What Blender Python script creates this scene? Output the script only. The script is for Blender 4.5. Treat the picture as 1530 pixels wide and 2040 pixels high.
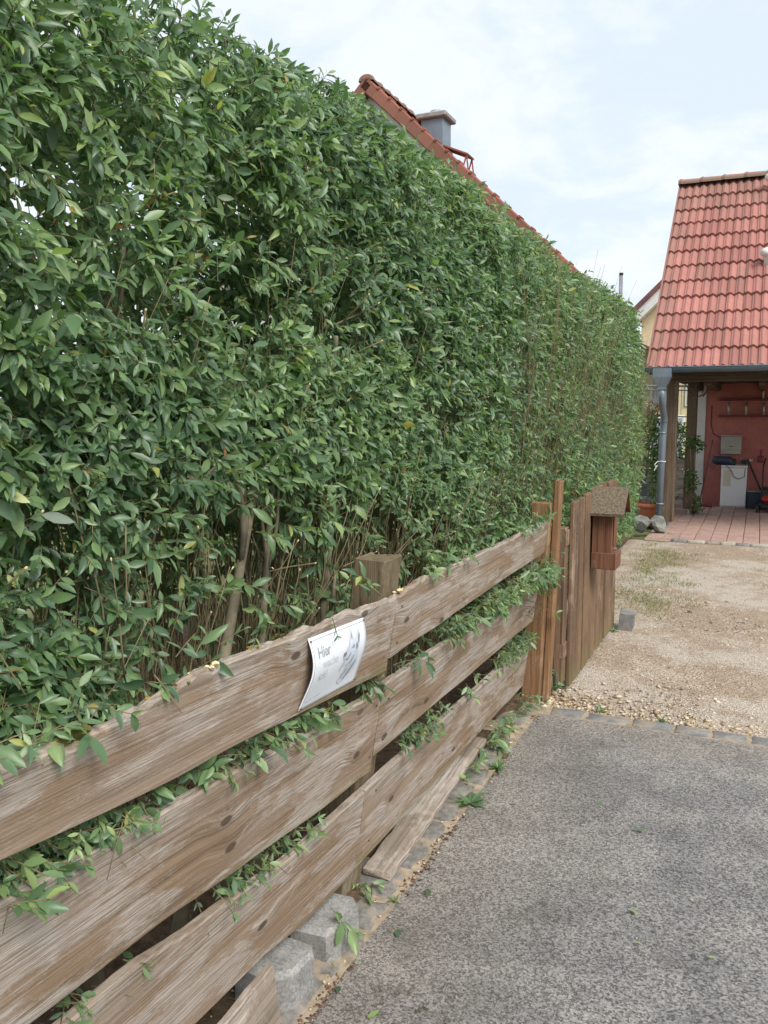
import bpy, math, random
import numpy as np
from mathutils import Vector, Matrix
for o in list(bpy.data.objects): bpy.data.objects.remove(o)
scn = bpy.context.scene
COL = scn.collection
RNG = np.random.default_rng(7); random.seed(7)
R = math.radians

# ------------------------------------------------------------------ camera
cam = bpy.data.cameras.new('camera'); camo = bpy.data.objects.new('camera', cam); COL.objects.link(camo)
cam.sensor_fit = 'VERTICAL'; cam.sensor_height = 24.0; cam.lens = 24.0 * 1650 / 2040
camo.location = (0, 0, 1.6); camo.rotation_euler = (R(90 - 6.637), 0, R(24.328))
cam.clip_start = 0.05; cam.clip_end = 3000
scn.camera = camo
# ------------------------------------------------------------------ sky, sun, exposure
SUN = Vector((0.78, -0.58, 1.0)).normalized()
world = bpy.data.worlds.new('World'); scn.world = world; world.use_nodes = True
wn = world.node_tree; wn.nodes.clear()

class G:
    """small node helper"""
    def __init__(s, nt): s.nt = nt
    def n(s, t, ins=None, **props):
        nd = s.nt.nodes.new(t)
        for k, v in props.items(): setattr(nd, k, v)
        for k, v in (ins or {}).items():
            sk = nd.inputs[k]
            if isinstance(v, bpy.types.NodeSocket): s.nt.links.new(v, sk)
            elif isinstance(v, (tuple, list)) and sk.type == 'RGBA' and len(v) == 3: sk.default_value = (*v, 1)
            else: sk.default_value = v
        return nd
    def m(s, op, a, b=0.0, c=None, clamp=False):
        d = {0: a, 1: b}
        if c is not None: d[2] = c
        return s.n('ShaderNodeMath', d, operation=op, use_clamp=clamp).outputs[0]
    def mul(s, a, b): return s.m('MULTIPLY', a, b)
    def add(s, a, b): return s.m('ADD', a, b)
    def noise(s, vec, scale, detail=4, rough=.55, dist=0.0, out='Fac'):
        return s.n('ShaderNodeTexNoise', {'Vector': vec, 'Scale': scale, 'Detail': detail, 'Roughness': rough, 'Distortion': dist}).outputs[out]
    def ramp(s, f, a, b, lo=0.0, hi=1.0):
        return s.n('ShaderNodeMapRange', {0: f, 1: a, 2: b, 3: lo, 4: hi}, interpolation_type='SMOOTHSTEP').outputs[0]
    def mix(s, f, a, b, mode='MIX'):
        return s.n('ShaderNodeMix', {0: f, 6: a, 7: b}, data_type='RGBA', blend_type=mode).outputs[2]
    def scale(s, vec, v): return s.n('ShaderNodeVectorMath', {0: vec, 1: v}, operation='MULTIPLY').outputs[0]
    def vadd(s, vec, v): return s.n('ShaderNodeVectorMath', {0: vec, 1: v}, operation='ADD').outputs[0]
    def xyz(s, v):
        o = s.n('ShaderNodeSeparateXYZ', {0: v}).outputs; return o[0], o[1], o[2]
    def comb(s, x, y, z): return s.n('ShaderNodeCombineXYZ', {0: x, 1: y, 2: z}).outputs[0]

g = G(wn)
sky = g.n('ShaderNodeTexSky', sky_type='NISHITA', sun_disc=False, sun_elevation=math.asin(SUN.z), sun_rotation=math.atan2(SUN.x, SUN.y),
          air_density=1.0, dust_density=2.5, ozone_density=1.0)
dirv = g.n('ShaderNodeTexCoord').outputs['Generated']
dx, dy, dz = g.xyz(dirv)
zz = g.add(g.m('MAXIMUM', dz, 0.0), 0.22)
cv = g.comb(g.m('DIVIDE', dx, zz), g.m('DIVIDE', dy, zz), 0.0)
n1 = g.noise(g.vadd(cv, (3.1, 1.7, 0.4)), 3.4, 9, .62, .3)
n2 = g.noise(g.vadd(cv, (8.0, 2.0, 1.4)), 0.75, 5, .5, .2)
cl = g.ramp(g.add(g.mul(n1, .75), g.mul(n2, .4)), .46, .66)
ccol = g.mix(cl, (5.2, 5.9, 6.7), (6.35, 6.7, 6.95))
skyc = g.mix(.90, g.n('ShaderNodeVectorMath', {0: sky.outputs[0], 1: (.9, .9, .9)}, operation='MULTIPLY').outputs[0], ccol)
bg = g.n('ShaderNodeBackground', {0: skyc, 1: 0.10})
g.nt.links.new(bg.outputs[0], g.n('ShaderNodeOutputWorld').inputs[0])
sl = bpy.data.lights.new('sun', 'SUN'); sl.energy = 2.4; sl.angle = R(28); sl.color = (1.0, .96, .90)
so = bpy.data.objects.new('sun', sl); COL.objects.link(so); so.rotation_euler = SUN.to_track_quat('Z', 'Y').to_euler(); so.location = (4, -3, 9)
vs = scn.view_settings; vs.view_transform = 'Standard'; vs.look = 'None'; vs.gamma = 1.0; vs.exposure = 0.70; vs.use_curve_mapping = False
scn.cycles.max_bounces = 5; scn.cycles.diffuse_bounces = 4; scn.cycles.glossy_bounces = 2; scn.cycles.transmission_bounces = 2
scn.cycles.use_adaptive_sampling = True; scn.cycles.adaptive_threshold = .02
scn.cycles.use_denoising = True; scn.cycles.sample_clamp_indirect = 6

# ------------------------------------------------------------------ materials
def mat(name):
    m = bpy.data.materials.new(name); m.use_nodes = True; m.node_tree.nodes.clear(); return m, G(m.node_tree)
def finish(gg, color, rough=.8, spec=.3, bump=None, bstr=.3, bdist=.01, metal=0.0, extra=None):
    ins = {'Base Color': color, 'Roughness': rough, 'Specular IOR Level': spec, 'Metallic': metal}
    if bump is not None:
        ins['Normal'] = gg.n('ShaderNodeBump', {'Strength': bstr, 'Distance': bdist, 'Height': bump}).outputs[0]
    ins.update(extra or {})
    p = gg.n('ShaderNodeBsdfPrincipled', ins)
    o = gg.n('ShaderNodeOutputMaterial'); gg.nt.links.new(p.outputs[0], o.inputs[0]); return p
def oc(gg): return gg.n('ShaderNodeTexCoord').outputs['Object']
def orand(gg): return gg.n('ShaderNodeObjectInfo').outputs['Random']

def plain(name, c, rough=.7, spec=.3, metal=0.0, var=.25, sc=12, bstr=.15, bdist=.004):
    m, gg = mat(name); v = oc(gg)
    n = gg.noise(v, sc, 6, .6)
    n2 = gg.noise(v, sc * .2, 3, .5)
    f = gg.add(gg.mul(n, .6), gg.mul(n2, .4))
    col = gg.mix(gg.ramp(f, .3, .7), tuple(x * (1 - var) for x in c), tuple(min(1, x * (1 + var)) for x in c))
    finish(gg, col, rough, spec, n, bstr, bdist, metal); return m

def wood(name, axis, base, dark, pale, patch=.5, grey=None, top=0.0, algae=0.0, knots=True, fine=1.0, redge=0.0):
    """weathered wood, grain along the object's own axis; the pale flakes are residue of an old coat"""
    m, gg = mat(name); v = oc(gg); r = orand(gg)
    x, y, z = gg.xyz(v)
    if axis == 'Z': L, A, B = z, x, y
    elif axis == 'X': L, A, B = x, z, y
    else: L, A, B = y, x, z
    off = gg.mul(r, 37.0)
    L = gg.add(L, off)
    if knots:
        kv = gg.n('ShaderNodeTexVoronoi', {'Vector': gg.comb(gg.mul(L, 2.1), gg.mul(gg.add(A, off), 4.6), 0.0), 'Scale': 1.0, 'Randomness': 1.0}, voronoi_dimensions='2D')
        kd = kv.outputs['Distance']
        ksel = gg.m('GREATER_THAN', gg.xyz(kv.outputs['Color'])[0], .45)
        kwarp = gg.mul(gg.ramp(kd, .04, .27, 1.0, 0.0), ksel)
        knot = gg.mul(gg.ramp(kd, .035, .06, 1.0, 0.0), ksel)
        kring = gg.mul(gg.m('MAXIMUM', gg.mul(gg.ramp(kd, .05, .26, 1.0, 0.0), .6), gg.ramp(gg.m('ABSOLUTE', gg.add(kd, -.085)), .014, .004)), ksel)
        A = gg.add(A, gg.mul(kwarp, .018))
    wob = gg.noise(gg.comb(gg.mul(L, 1.3), gg.mul(A, 3), B), 1.0, 2)
    A2 = gg.add(A, gg.mul(wob, .016))
    g1 = gg.noise(gg.comb(gg.mul(L, .5), gg.mul(A2, 50 * fine), gg.mul(B, 30)), 1.0, 5, .62, .2)
    g3 = gg.noise(gg.comb(gg.mul(L, 1.3), gg.mul(A2, 150 * fine), gg.mul(B, 90)), 1.0, 3, .6)
    g2 = gg.noise(gg.comb(gg.mul(L, 5), gg.mul(A2, 210 * fine), gg.mul(B, 160)), 1.0, 3, .6)
    blot = gg.noise(gg.comb(gg.mul(L, 1.3), gg.mul(A, 6.5), B), 1.0, 5, .6, .3)
    c = gg.mix(gg.ramp(gg.add(gg.mul(g1, .55), gg.mul(blot, .45)), .30, .62), dark, base)
    c = gg.mix(gg.mul(gg.ramp(blot, .42, .62), .45), c, grey or tuple(.5 * (a + b) for a, b in zip(base, pale)))
    c = gg.mix(gg.mul(gg.ramp(g1, .42, .34), .5), c, tuple(.62 * a for a in dark))
    if knots:
        c = gg.mix(gg.mul(kring, .45), c, tuple(.62 * a for a in base))
    # residue of the old coat: patches broken into fine crackle and dashes
    pn = gg.noise(gg.comb(gg.mul(L, 3.2), gg.mul(A, 12), gg.mul(B, 6)), 1.0, 8, .64, .3)
    pn2 = gg.noise(gg.comb(gg.mul(L, 1.1), gg.mul(A, 3.0), B), 1.0, 2, .5)
    sq = gg.noise(gg.comb(gg.mul(L, 9), gg.mul(A, 36), gg.mul(B, 6)), 1.0, 6, .66, .4)
    ds = gg.noise(gg.comb(gg.mul(L, 8), gg.mul(A2, 270), gg.mul(B, 160)), 1.0, 3, .6)
    th = gg.add(pn, gg.mul(pn2, .45))
    lim = .93 - .36 * patch
    reg = gg.ramp(th, lim - .02, lim + .07)
    near_ = gg.ramp(th, lim - .16, lim)
    crack = gg.ramp(gg.m('ABSOLUTE', gg.add(sq, -.5)), .028, .006)
    fl = gg.m('MAXIMUM', gg.mul(reg, gg.ramp(gg.add(ds, gg.mul(sq, .6)), .66, .86)), gg.mul(gg.mul(crack, near_), .42))
    fl = gg.m('MAXIMUM', fl, gg.mul(gg.ramp(ds, .62, .70), .55 * min(1.0, patch + .2)))
    c = gg.mix(gg.mul(reg, .30), c, tuple(.5 * (a + b) for a, b in zip(grey or base, pale)))
    c = gg.mix(gg.mul(fl, .66), c, pale)
    c = gg.mix(gg.mul(gg.ramp(g2, .42, .33), .45), c, tuple(.6 * a for a in dark))
    c = gg.mix(.55, c, gg.mix(1.0, c, gg.mix(gg.ramp(g3, .36, .62), (.62, .60, .58), (1.22, 1.22, 1.22)), 'MULTIPLY'))
    if knots:
        c = gg.mix(gg.mul(knot, .85), c, tuple(.35 * a for a in dark))
    if top or algae:
        gz = gg.xyz(gg.n('ShaderNodeTexCoord').outputs['Generated'])[2]
        wn_ = gg.mul(gg.add(blot, -.5), .5)
        if top:
            c = gg.mix(gg.mul(gg.ramp(gg.add(gz, wn_), .72, 1.0), top), c, gg.mix(gg.ramp(g2, .35, .65), (.19, .155, .125), (.40, .35, .30)))
        if algae:
            al = gg.mul(gg.ramp(gg.add(gz, gg.mul(wn_, .6)), .16, -.04), algae)
            c = gg.mix(al, c, (.17, .17, .07))
    h = gg.add(gg.mul(g1, .5), gg.add(gg.mul(g2, .5), gg.mul(fl, .35)))
    finish(gg, c, .88, .15, h, .55, .004); return m

W_FENCE = wood('weathered fence board', 'X', (.292, .203, .134), (.212, .147, .096), (.46, .415, .375), .60, (.32, .262, .21), top=.7, algae=.5)
W_PLANK = wood('silvered loose plank', 'X', (.31, .25, .20), (.20, .16, .125), (.47, .42, .37), .6, (.37, .32, .275))
W_POST = wood('old fence post', 'Z', (.19, .145, .09), (.11, .085, .053), (.31, .26, .19), .3, (.20, .17, .11), algae=.6)
W_ORANGE = wood('orange stained post', 'Z', (.26, .145, .075), (.175, .095, .05), (.38, .27, .17), .3, (.27, .17, .10), knots=False)
W_GATE = wood('brown stained gate board', 'Z', (.185, .118, .075), (.105, .066, .044), (.33, .26, .195), .34, (.28, .18, .11), algae=.5, knots=False)
W_BOX = wood('red brown stained box', 'Z', (.19, .09, .055), (.115, .053, .034), (.28, .18, .12), .2, (.19, .10, .065), knots=False)
W_BEAM = wood('grey porch post', 'Z', (.15, .108, .07), (.075, .055, .04), (.26, .2, .135), .22, (.15, .115, .085), knots=False)
W_DARK = wood('dark rafter wood', 'X', (.12, .085, .06), (.06, .045, .035), (.2, .16, .12), .2, (.11, .085, .065), knots=False)

def m_leaf(name, cs, trans=.25, rough=.42):
    m, gg = mat(name)
    r = gg.n('ShaderNodeAttribute', attribute_name='rnd').outputs['Fac']
    cr = gg.n('ShaderNodeValToRGB', {0: r})
    el = cr.color_ramp.elements
    while len(el) < len(cs): el.new(0.5)
    for e, (p, c) in zip(el, cs): e.position = p; e.color = (*c, 1)
    col = cr.outputs[0]
    back = gg.n('ShaderNodeNewGeometry').outputs['Backfacing']
    col = gg.mix(gg.mul(back, .55), col, gg.mix(1.0, col, (1.7, 1.55, 1.8), 'MULTIPLY'))
    p = gg.n('ShaderNodeBsdfPrincipled', {'Base Color': col, 'Roughness': rough, 'Specular IOR Level': .5})
    t = gg.n('ShaderNodeBsdfTranslucent', {0: gg.mix(1.0, col, (1.3, 1.5, .6), 'MULTIPLY')})
    mx = gg.n('ShaderNodeMixShader', {0: trans, 1: p.outputs[0], 2: t.outputs[0]})
    o = gg.n('ShaderNodeOutputMaterial'); gg.nt.links.new(mx.outputs[0], o.inputs[0]); return m
LEAF = m_leaf('hedge leaf', [(0, (.066, .125, .070)), (.35, (.120, .206, .100)), (.7, (.198, .298, .122)), (.92, (.32, .415, .168)), (.97, (.42, .43, .13)), (1, (.30, .15, .06))], .32, .36)
LEAF2 = m_leaf('shrub leaf', [(0, (.05, .10, .03)), (.5, (.09, .17, .045)), (.9, (.16, .25, .07)), (1, (.25, .27, .08))], .3)
GRASS = m_leaf('yard grass', [(0, (.09, .13, .045)), (.35, (.16, .19, .075)), (.7, (.30, .26, .13)), (1, (.40, .29, .17))], .2, .6)
BLOOM = m_leaf('pink bloom', [(0, (.55, .18, .18)), (.5, (.65, .30, .28)), (1, (.75, .5, .45))], .3, .6)
TWIG = plain('hedge twig bark', (.175, .145, .082), .85, .2, var=.45, sc=25)
CUT = plain('pale cut wood', (.62, .52, .30), .8, .2, var=.2, sc=60)
BARK = plain('hedge stem bark', (.19, .165, .115), .9, .15, var=.45, sc=18, bstr=.5)
LICHEN = plain('yellow lichen', (.30, .20, .04), .95, .1, var=.3, sc=60)
MOSS = plain('moss', (.10, .10, .03), .95, .1, var=.5, sc=60)

def m_asphalt():
    m, gg = mat('worn asphalt'); v = oc(gg)
    big = gg.noise(v, .9, 4, .55); mid = gg.noise(v, 4.0, 4, .6)
    a = gg.noise(v, 185, 3, .75); b = gg.noise(v, 420, 2, .7)
    vo = gg.n('ShaderNodeTexVoronoi', {'Vector': v, 'Scale': 150.0}).outputs
    f = gg.add(gg.mul(a, .55), gg.add(gg.mul(b, .45), gg.mul(gg.add(gg.xyz(vo['Color'])[0], -.5), .22)))
    c = gg.mix(gg.ramp(f, .32, .70), (.066, .065, .064), (.42, .41, .395))
    tone = gg.mix(gg.ramp(gg.add(gg.mul(big, .6), gg.mul(mid, .4)), .38, .62), (.66, .66, .68), (1.10, 1.07, 1.03))
    c = gg.mix(1.0, c, tone, 'MULTIPLY')
    # sandy dust worn in along the gutter and the kerb
    x, y, z = gg.xyz(v)
    dd = gg.m('MAXIMUM', gg.ramp(gg.add(x, gg.mul(gg.add(mid, -.5), .5)), -.25, -1.05), gg.ramp(gg.add(y, gg.mul(gg.add(big, -.5), .9)), 3.7, 4.3))
    c = gg.mix(gg.mul(dd, .34), c, gg.mix(gg.ramp(f, .35, .65), (.13, .105, .078), (.36, .30, .235)))
    st = gg.noise(gg.vadd(v, (5, 3, 0)), 2.2, 6, .65, .5)
    c = gg.mix(gg.mul(gg.ramp(st, .56, .70), .45), c, (.075, .068, .055))
    # patches of dark moss
    mo = gg.noise(v, 14, 6, .7)
    pv = gg.n('ShaderNodeVectorMath', {0: gg.scale(gg.vadd(v, (.72, -1.88, 0)), (1, 1.4, 1))}, operation='LENGTH').outputs['Value']
    mk = gg.mul(gg.ramp(mo, .52, .60), gg.ramp(pv, .30, .06))
    c = gg.mix(gg.mul(mk, .85), c, (.045, .042, .018))
    finish(gg, c, .9, .25, f, .7, .006); return m
ASPH = m_asphalt()
def m_gravel():
    m, gg = mat('trodden gravel'); v = oc(gg)
    big = gg.noise(v, .8, 4, .6); mid = gg.noise(v, 5, 5, .65); fn = gg.noise(v, 70, 4, .75)
    vo = gg.n('ShaderNodeTexVoronoi', {'Vector': v, 'Scale': 100.0}).outputs
    peb = gg.xyz(vo['Color'])[0]
    c = gg.mix(gg.ramp(gg.add(gg.mul(fn, .6), gg.mul(peb, .4)), .3, .7), (.25, .19, .14), (.58, .49, .39))
    c = gg.mix(gg.mul(gg.ramp(big, .40, .62), .6), c, gg.mix(gg.ramp(fn, .3, .7), (.36, .32, .275), (.62, .56, .49)))
    y = gg.xyz(v)[1]
    c = gg.mix(gg.mul(gg.ramp(gg.add(gg.mul(mid, .5), gg.mul(big, .5)), .56, .42), .55), c, gg.mix(gg.ramp(fn, .3, .7), (.16, .105, .07), (.40, .29, .20)))
    h = gg.add(gg.mul(fn, .5), gg.mul(vo['Distance'], .8))
    finish(gg, c, .95, .15, h, .8, .012); return m
GRAVEL = m_gravel()
def m_pebble(name, a, b, cc):
    m, gg = mat(name)
    r = gg.n('ShaderNodeAttribute', attribute_name='rnd').outputs['Fac']
    cr = gg.n('ShaderNodeValToRGB', {0: r}); e = cr.color_ramp.elements; e.new(.5)
    for q, (p, c) in zip(e, ((0, a), (.5, b), (1, cc))): q.position = p; q.color = (*c, 1)
    finish(gg, cr.outputs[0], .9, .2, gg.noise(oc(gg), 120, 3), .4, .003); return m
PEB = m_pebble('yard pebbles', (.20, .165, .125), (.46, .375, .28), (.70, .61, .50))
PEBY = m_pebble('yellow pebbles', (.30, .22, .14), (.50, .39, .26), (.66, .56, .42))
LITTER = m_pebble('dry litter', (.07, .045, .03), (.16, .085, .05), (.26, .16, .09))
SOIL = plain('hedge soil', (.11, .075, .05), .95, .1, var=.5, sc=30, bstr=.8, bdist=.02)
SAND = plain('sandy joint mortar', (.31, .25, .185), .95, .1, var=.35, sc=26, bstr=.6, bdist=.008)
LAWN = plain('far ground', (.12, .13, .06), .95, .1, var=.4, sc=2)
def m_stone(name, a, b, sc=40, lich=.0):
    m, gg = mat(name); v = gg.vadd(oc(gg), gg.comb(gg.mul(orand(gg), 20), 0.0, 0.0))
    n = gg.noise(v, sc, 6, .7); n2 = gg.noise(v, sc * .15, 4, .6)
    c = gg.mix(gg.ramp(gg.add(gg.mul(n, .6), gg.mul(n2, .4)), .36, .64), a, b)
    c = gg.mix(gg.mul(gg.ramp(n2, .52, .66), lich), c, (.36, .27, .185))
    finish(gg, c, .88, .25, n, .5, .005); return m
COBBLE = m_stone('grey cobble', (.125, .118, .108), (.25, .232, .205), 40, .8)
KERB = m_stone('blue grey kerb stone', (.145, .145, .143), (.255, .250, .240), 30, .7)
PALEKERB = m_stone('pale kerb stone', (.30, .27, .22), (.46, .42, .35), 30, .2)
CONC = m_stone('grey concrete paver', (.17, .168, .163), (.36, .352, .335), 110, .12)
ROCK = m_stone('green grey rock', (.12, .125, .115), (.30, .30, .27), 9, .2)

def m_tile(name, base, dirty=.5):
    m, gg = mat(name); v = oc(gg); r = orand(gg)
    geo = gg.n('ShaderNodeNewGeometry').outputs['Position']
    px, py, pz = gg.xyz(geo)
    n = gg.noise(geo, 6, 5, .65); n2 = gg.noise(gg.scale(geo, (7, 1.2, 1.2)), 1.0, 4, .6)
    c = gg.mix(r, tuple(.78 * a for a in base), tuple(1.15 * a for a in base))
    c = gg.mix(gg.mul(gg.ramp(n, .35, .7), .35), c, tuple(.75 * a for a in base))
    # grey lichen film grows near the ridge and along the left verge
    lim = gg.m('MAXIMUM', gg.ramp(pz, 4.6, 5.5), gg.ramp(px, -1.2, -1.46))
    z = gg.xyz(v)[2]
    valley = gg.ramp(z, .006, -.012)
    c = gg.mix(gg.mul(gg.mul(gg.ramp(gg.add(n2, gg.mul(lim, .30)), .52, .66), dirty), gg.add(.35, gg.mul(valley, .65))), c, (.20, .145, .11))
    finish(gg, c, .85, .2, n, .15, .004); return m
TILE = m_tile('red clay tile', (.375, .168, .142), 1.0)
TILEFAR = m_tile('red verge tile', (.29, .105, .075), .35)
TILEBROWN = plain('brown red far tile', (.16, .075, .07), .7)
ZINC = plain('blue grey zinc', (.19, .235, .28), .42, .5, .35, .15, 4)
REDWALL = plain('dusky red plaster', (.41, .15, .13), .9, .15, var=.12, sc=30)
WHITEWALL = plain('white plaster', (.62, .61, .58), .9, .15, var=.08, sc=20)
GABLE = plain('off white gable plaster', (.55, .54, .50), .9, .15, var=.08, sc=10)
YELLOW = plain('cream yellow plaster', (.68, .59, .38), .9, .15, var=.06, sc=8)
WHITEP = plain('white painted trim', (.70, .70, .68), .5, .4, var=.06, sc=10)
GLASS = plain('window glass', (.30, .34, .38), .1, .6, var=.2, sc=2, bstr=0)
SLAB = m_stone('dusky red paving slab', (.31, .19, .155), (.45, .31, .26), 25, .15)
TERRA = plain('terracotta plastic', (.46, .155, .085), .6, .3, var=.12, sc=6)
STEEL = plain('galvanised steel', (.45, .46, .47), .4, .5, .7, .2, 8)
RUST = plain('greenish old hinge', (.15, .135, .09), .7, .4, .4, .4, 30)
SIGNW = plain('white plastic plate', (.74, .77, .82), .35, .4, var=.03, sc=8, bstr=.02)
INK1 = plain('faded grey print', (.33, .34, .36), .5, .3, var=.35, sc=60, bstr=0)
INK2 = plain('almost faded print', (.57, .59, .63), .5, .3, var=.12, sc=60, bstr=0)
INK3 = plain('pale blue grey print', (.56, .60, .68), .5, .3, var=.12, sc=50, bstr=0)
INK4 = plain('dark blue grey print', (.22, .25, .30), .5, .3, var=.3, sc=50, bstr=0)
INK5 = plain('tan print', (.50, .44, .38), .5, .3, var=.15, sc=50, bstr=0)
FRIDGE = plain('white enamel', (.66, .66, .66), .35, .5, var=.05, sc=4, bstr=0)
GREYM = plain('grey beige sheet metal', (.33, .32, .27), .45, .4, .1, .12, 6)
BLACKP = plain('black plastic', (.02, .02, .022), .45, .4, var=.3)
NAVY = plain('navy plastic', (.035, .045, .08), .5, .4, var=.2)
REDP = plain('red plastic', (.42, .03, .03), .4, .4, var=.15)
MAROON = plain('dark red plastic', (.17, .03, .035), .5, .3, var=.2)
CREAM = plain('cream plastic', (.55, .50, .38), .5, .3, var=.1)

# ------------------------------------------------------------------ mesh helpers
def link(o, parent=None):
    COL.objects.link(o)
    if parent is not None: o.parent = parent
    return o
def tag(o, label=None, cat=None, group=None, kind=None):
    for k, v in (('label', label), ('category', cat), ('group', group), ('kind', kind)):
        if v: o[k] = v
    return o
def empty(name, loc=(0, 0, 0), label=None, cat=None, group=None, rz=0.0):
    o = bpy.data.objects.new(name, None); o.location = loc; o.rotation_euler = (0, 0, rz); o.empty_display_size = .1
    COL.objects.link(o); return tag(o, label, cat, group)
def raw(name, V, loops, starts, totals, material, parent=None, smooth=False, rnd=None):
    me = bpy.data.meshes.new(name)
    V = np.asarray(V, dtype=np.float32)
    me.vertices.add(len(V)); me.vertices.foreach_set('co', V.ravel())
    me.loops.add(len(loops)); me.loops.foreach_set('vertex_index', np.asarray(loops, dtype=np.int32))
    me.polygons.add(len(starts)); me.polygons.foreach_set('loop_start', np.asarray(starts, dtype=np.int32))
    me.polygons.foreach_set('loop_total', np.asarray(totals, dtype=np.int32))
    me.update(calc_edges=True); me.validate()
    if smooth: me.polygons.foreach_set('use_smooth', np.ones(len(me.polygons), dtype=bool))
    if rnd is not None:
        at = me.attributes.new('rnd', 'FLOAT', 'POINT'); at.data.foreach_set('value', np.asarray(rnd, dtype=np.float32))
    me.materials.append(material)
    o = bpy.data.objects.new(name, me); return link(o, parent)
def inst(name, V, F, material, parent=None, smooth=False, rnd=None):
    """V (n,k,3) verts of n copies of a template with faces F"""
    n, k = V.shape[:2]
    tl = np.concatenate([np.array(f) for f in F]); tt = np.array([len(f) for f in F])
    loops = (tl[None, :] + (np.arange(n) * k)[:, None]).ravel()
    totals = np.tile(tt, n); starts = np.concatenate([[0], np.cumsum(totals)[:-1]])
    r = None if rnd is None else np.repeat(rnd, k)
    return raw(name, V.reshape(-1, 3), loops, starts, totals, material, parent, smooth, r)

class MB:
    def __init__(s): s.v = []; s.f = []
    def add(s, vs, fs):
        b = len(s.v); s.v += [tuple(p) for p in vs]; s.f += [tuple(i + b for i in f) for f in fs]; return s
    def box(s, a, b, c=0.0):
        """box from corner a to corner b with its edges chamfered by c"""
        a = np.array(a, float); b = np.array(b, float); lo = np.minimum(a, b); hi = np.maximum(a, b)
        if c <= 0:
            vs = [(x, y, z) for z in (lo[2], hi[2]) for y in (lo[1], hi[1]) for x in (lo[0], hi[0])]
            return s.add(vs, [(0, 2, 3, 1), (4, 5, 7, 6), (0, 1, 5, 4), (2, 6, 7, 3), (0, 4, 6, 2), (1, 3, 7, 5)])
        c = min(c, *(.45 * (hi - lo)))
        vs = []; idx = {}
        for i in range(8):
            sx, sy, sz = i & 1, (i >> 1) & 1, (i >> 2) & 1
            P = [(lo, hi)[sx][0], (lo, hi)[sy][1], (lo, hi)[sz][2]]; sg = [1 - 2 * sx, 1 - 2 * sy, 1 - 2 * sz]
            for ax in range(3):
                q = [P[k] + (0 if k == ax else sg[k] * c) for k in range(3)]
                idx[(sx, sy, sz, ax)] = len(vs); vs.append(q)
        I = lambda x, y, z, a_: idx[(x, y, z, a_)]
        fs = []
        for ax in range(3):
            u, w = (ax + 1) % 3, (ax + 2) % 3
            for sd in (0, 1):
                quad = []
                for (p, q) in ((0, 0), (1, 0), (1, 1), (0, 1)):
                    k = [0, 0, 0]; k[ax] = sd; k[u] = p; k[w] = q; quad.append(I(*k, ax))
                fs.append(tuple(quad) if sd else tuple(quad[::-1]))
            for p in (0, 1):
                for q in (0, 1):
                    e = []
                    for t in (0, 1):
                        k = [0, 0, 0]; k[ax] = t; k[u] = p; k[w] = q; e.append(k)
                    fs.append((I(*e[0], u), I(*e[1], u), I(*e[1], w), I(*e[0], w)))
        for i in range(8):
            k = (i & 1, (i >> 1) & 1, (i >> 2) & 1); fs.append((I(*k, 0), I(*k, 1), I(*k, 2)))
        return s.add(vs, fs)
    def tube(s, pts, rad, n=8, caps=True):
        pts = [Vector(p) for p in pts]; rs = rad if hasattr(rad, '__len__') else [rad] * len(pts)
        b = len(s.v); up = None
        for i, p in enumerate(pts):
            d = (pts[min(i + 1, len(pts) - 1)] - pts[max(i - 1, 0)]).normalized()
            if up is None: up = d.orthogonal().normalized()
            up = (up - d * up.dot(d)).normalized(); w = d.cross(up)
            for k in range(n):
                a = 2 * math.pi * k / n; s.v.append(tuple(p + (up * math.cos(a) + w * math.sin(a)) * rs[i]))
        for i in range(len(pts) - 1):
            for k in range(n):
                s.f.append((b + i * n + k, b + i * n + (k + 1) % n, b + (i + 1) * n + (k + 1) % n, b + (i + 1) * n + k))
        if caps:
            s.f.append(tuple(b + k for k in range(n))[::-1]); e = b + (len(pts) - 1) * n; s.f.append(tuple(e + k for k in range(n)))
        return s
    def lathe(s, prof, c=(0, 0, 0), n=20):
        b = len(s.v)
        for (r, z) in prof:
            for k in range(n):
                a = 2 * math.pi * k / n; s.v.append((c[0] + r * math.cos(a), c[1] + r * math.sin(a), c[2] + z))
        for i in range(len(prof) - 1):
            for k in range(n): s.f.append((b + i * n + k, b + i * n + (k + 1) % n, b + (i + 1) * n + (k + 1) % n, b + (i + 1) * n + k))
        return s
    def prism(s, poly, ax, a, b):
        """polygon in the plane across axis ax, extruded from a to b"""
        n = len(poly)
        def put(p, t):
            return {0: (t, p[0], p[1]), 1: (p[0], t, p[1]), 2: (p[0], p[1], t)}[ax]
        vs = [put(p, a) for p in poly] + [put(p, b) for p in poly]
        fs = [tuple(range(n))[::-1], tuple(range(n, 2 * n))] + [(i, (i + 1) % n, n + (i + 1) % n, n + i) for i in range(n)]
        return s.add(vs, fs)
    def build(s, name, material, parent=None, smooth=False, jitter=0.0, mtx=None):
        me = bpy.data.meshes.new(name)
        v = s.v
        if jitter: v = [tuple(c + random.uniform(-jitter, jitter) for c in p) for p in v]
        me.from_pydata(v, [], s.f); me.validate()
        import bmesh
        bm = bmesh.new(); bm.from_mesh(me); bmesh.ops.recalc_face_normals(bm, faces=bm.faces); bm.to_mesh(me); bm.free()
        if smooth: me.polygons.foreach_set('use_smooth', np.ones(len(me.polygons), dtype=bool))
        me.materials.append(material)
        o = bpy.data.objects.new(name, me); link(o, parent)
        if mtx is not None: o.matrix_local = mtx
        return o
def shared(name, me, parent, loc, rot=(0, 0, 0), scale=(1, 1, 1)):
    o = bpy.data.objects.new(name, me); o.location = loc; o.rotation_euler = rot; o.scale = scale; return link(o, parent)
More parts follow.
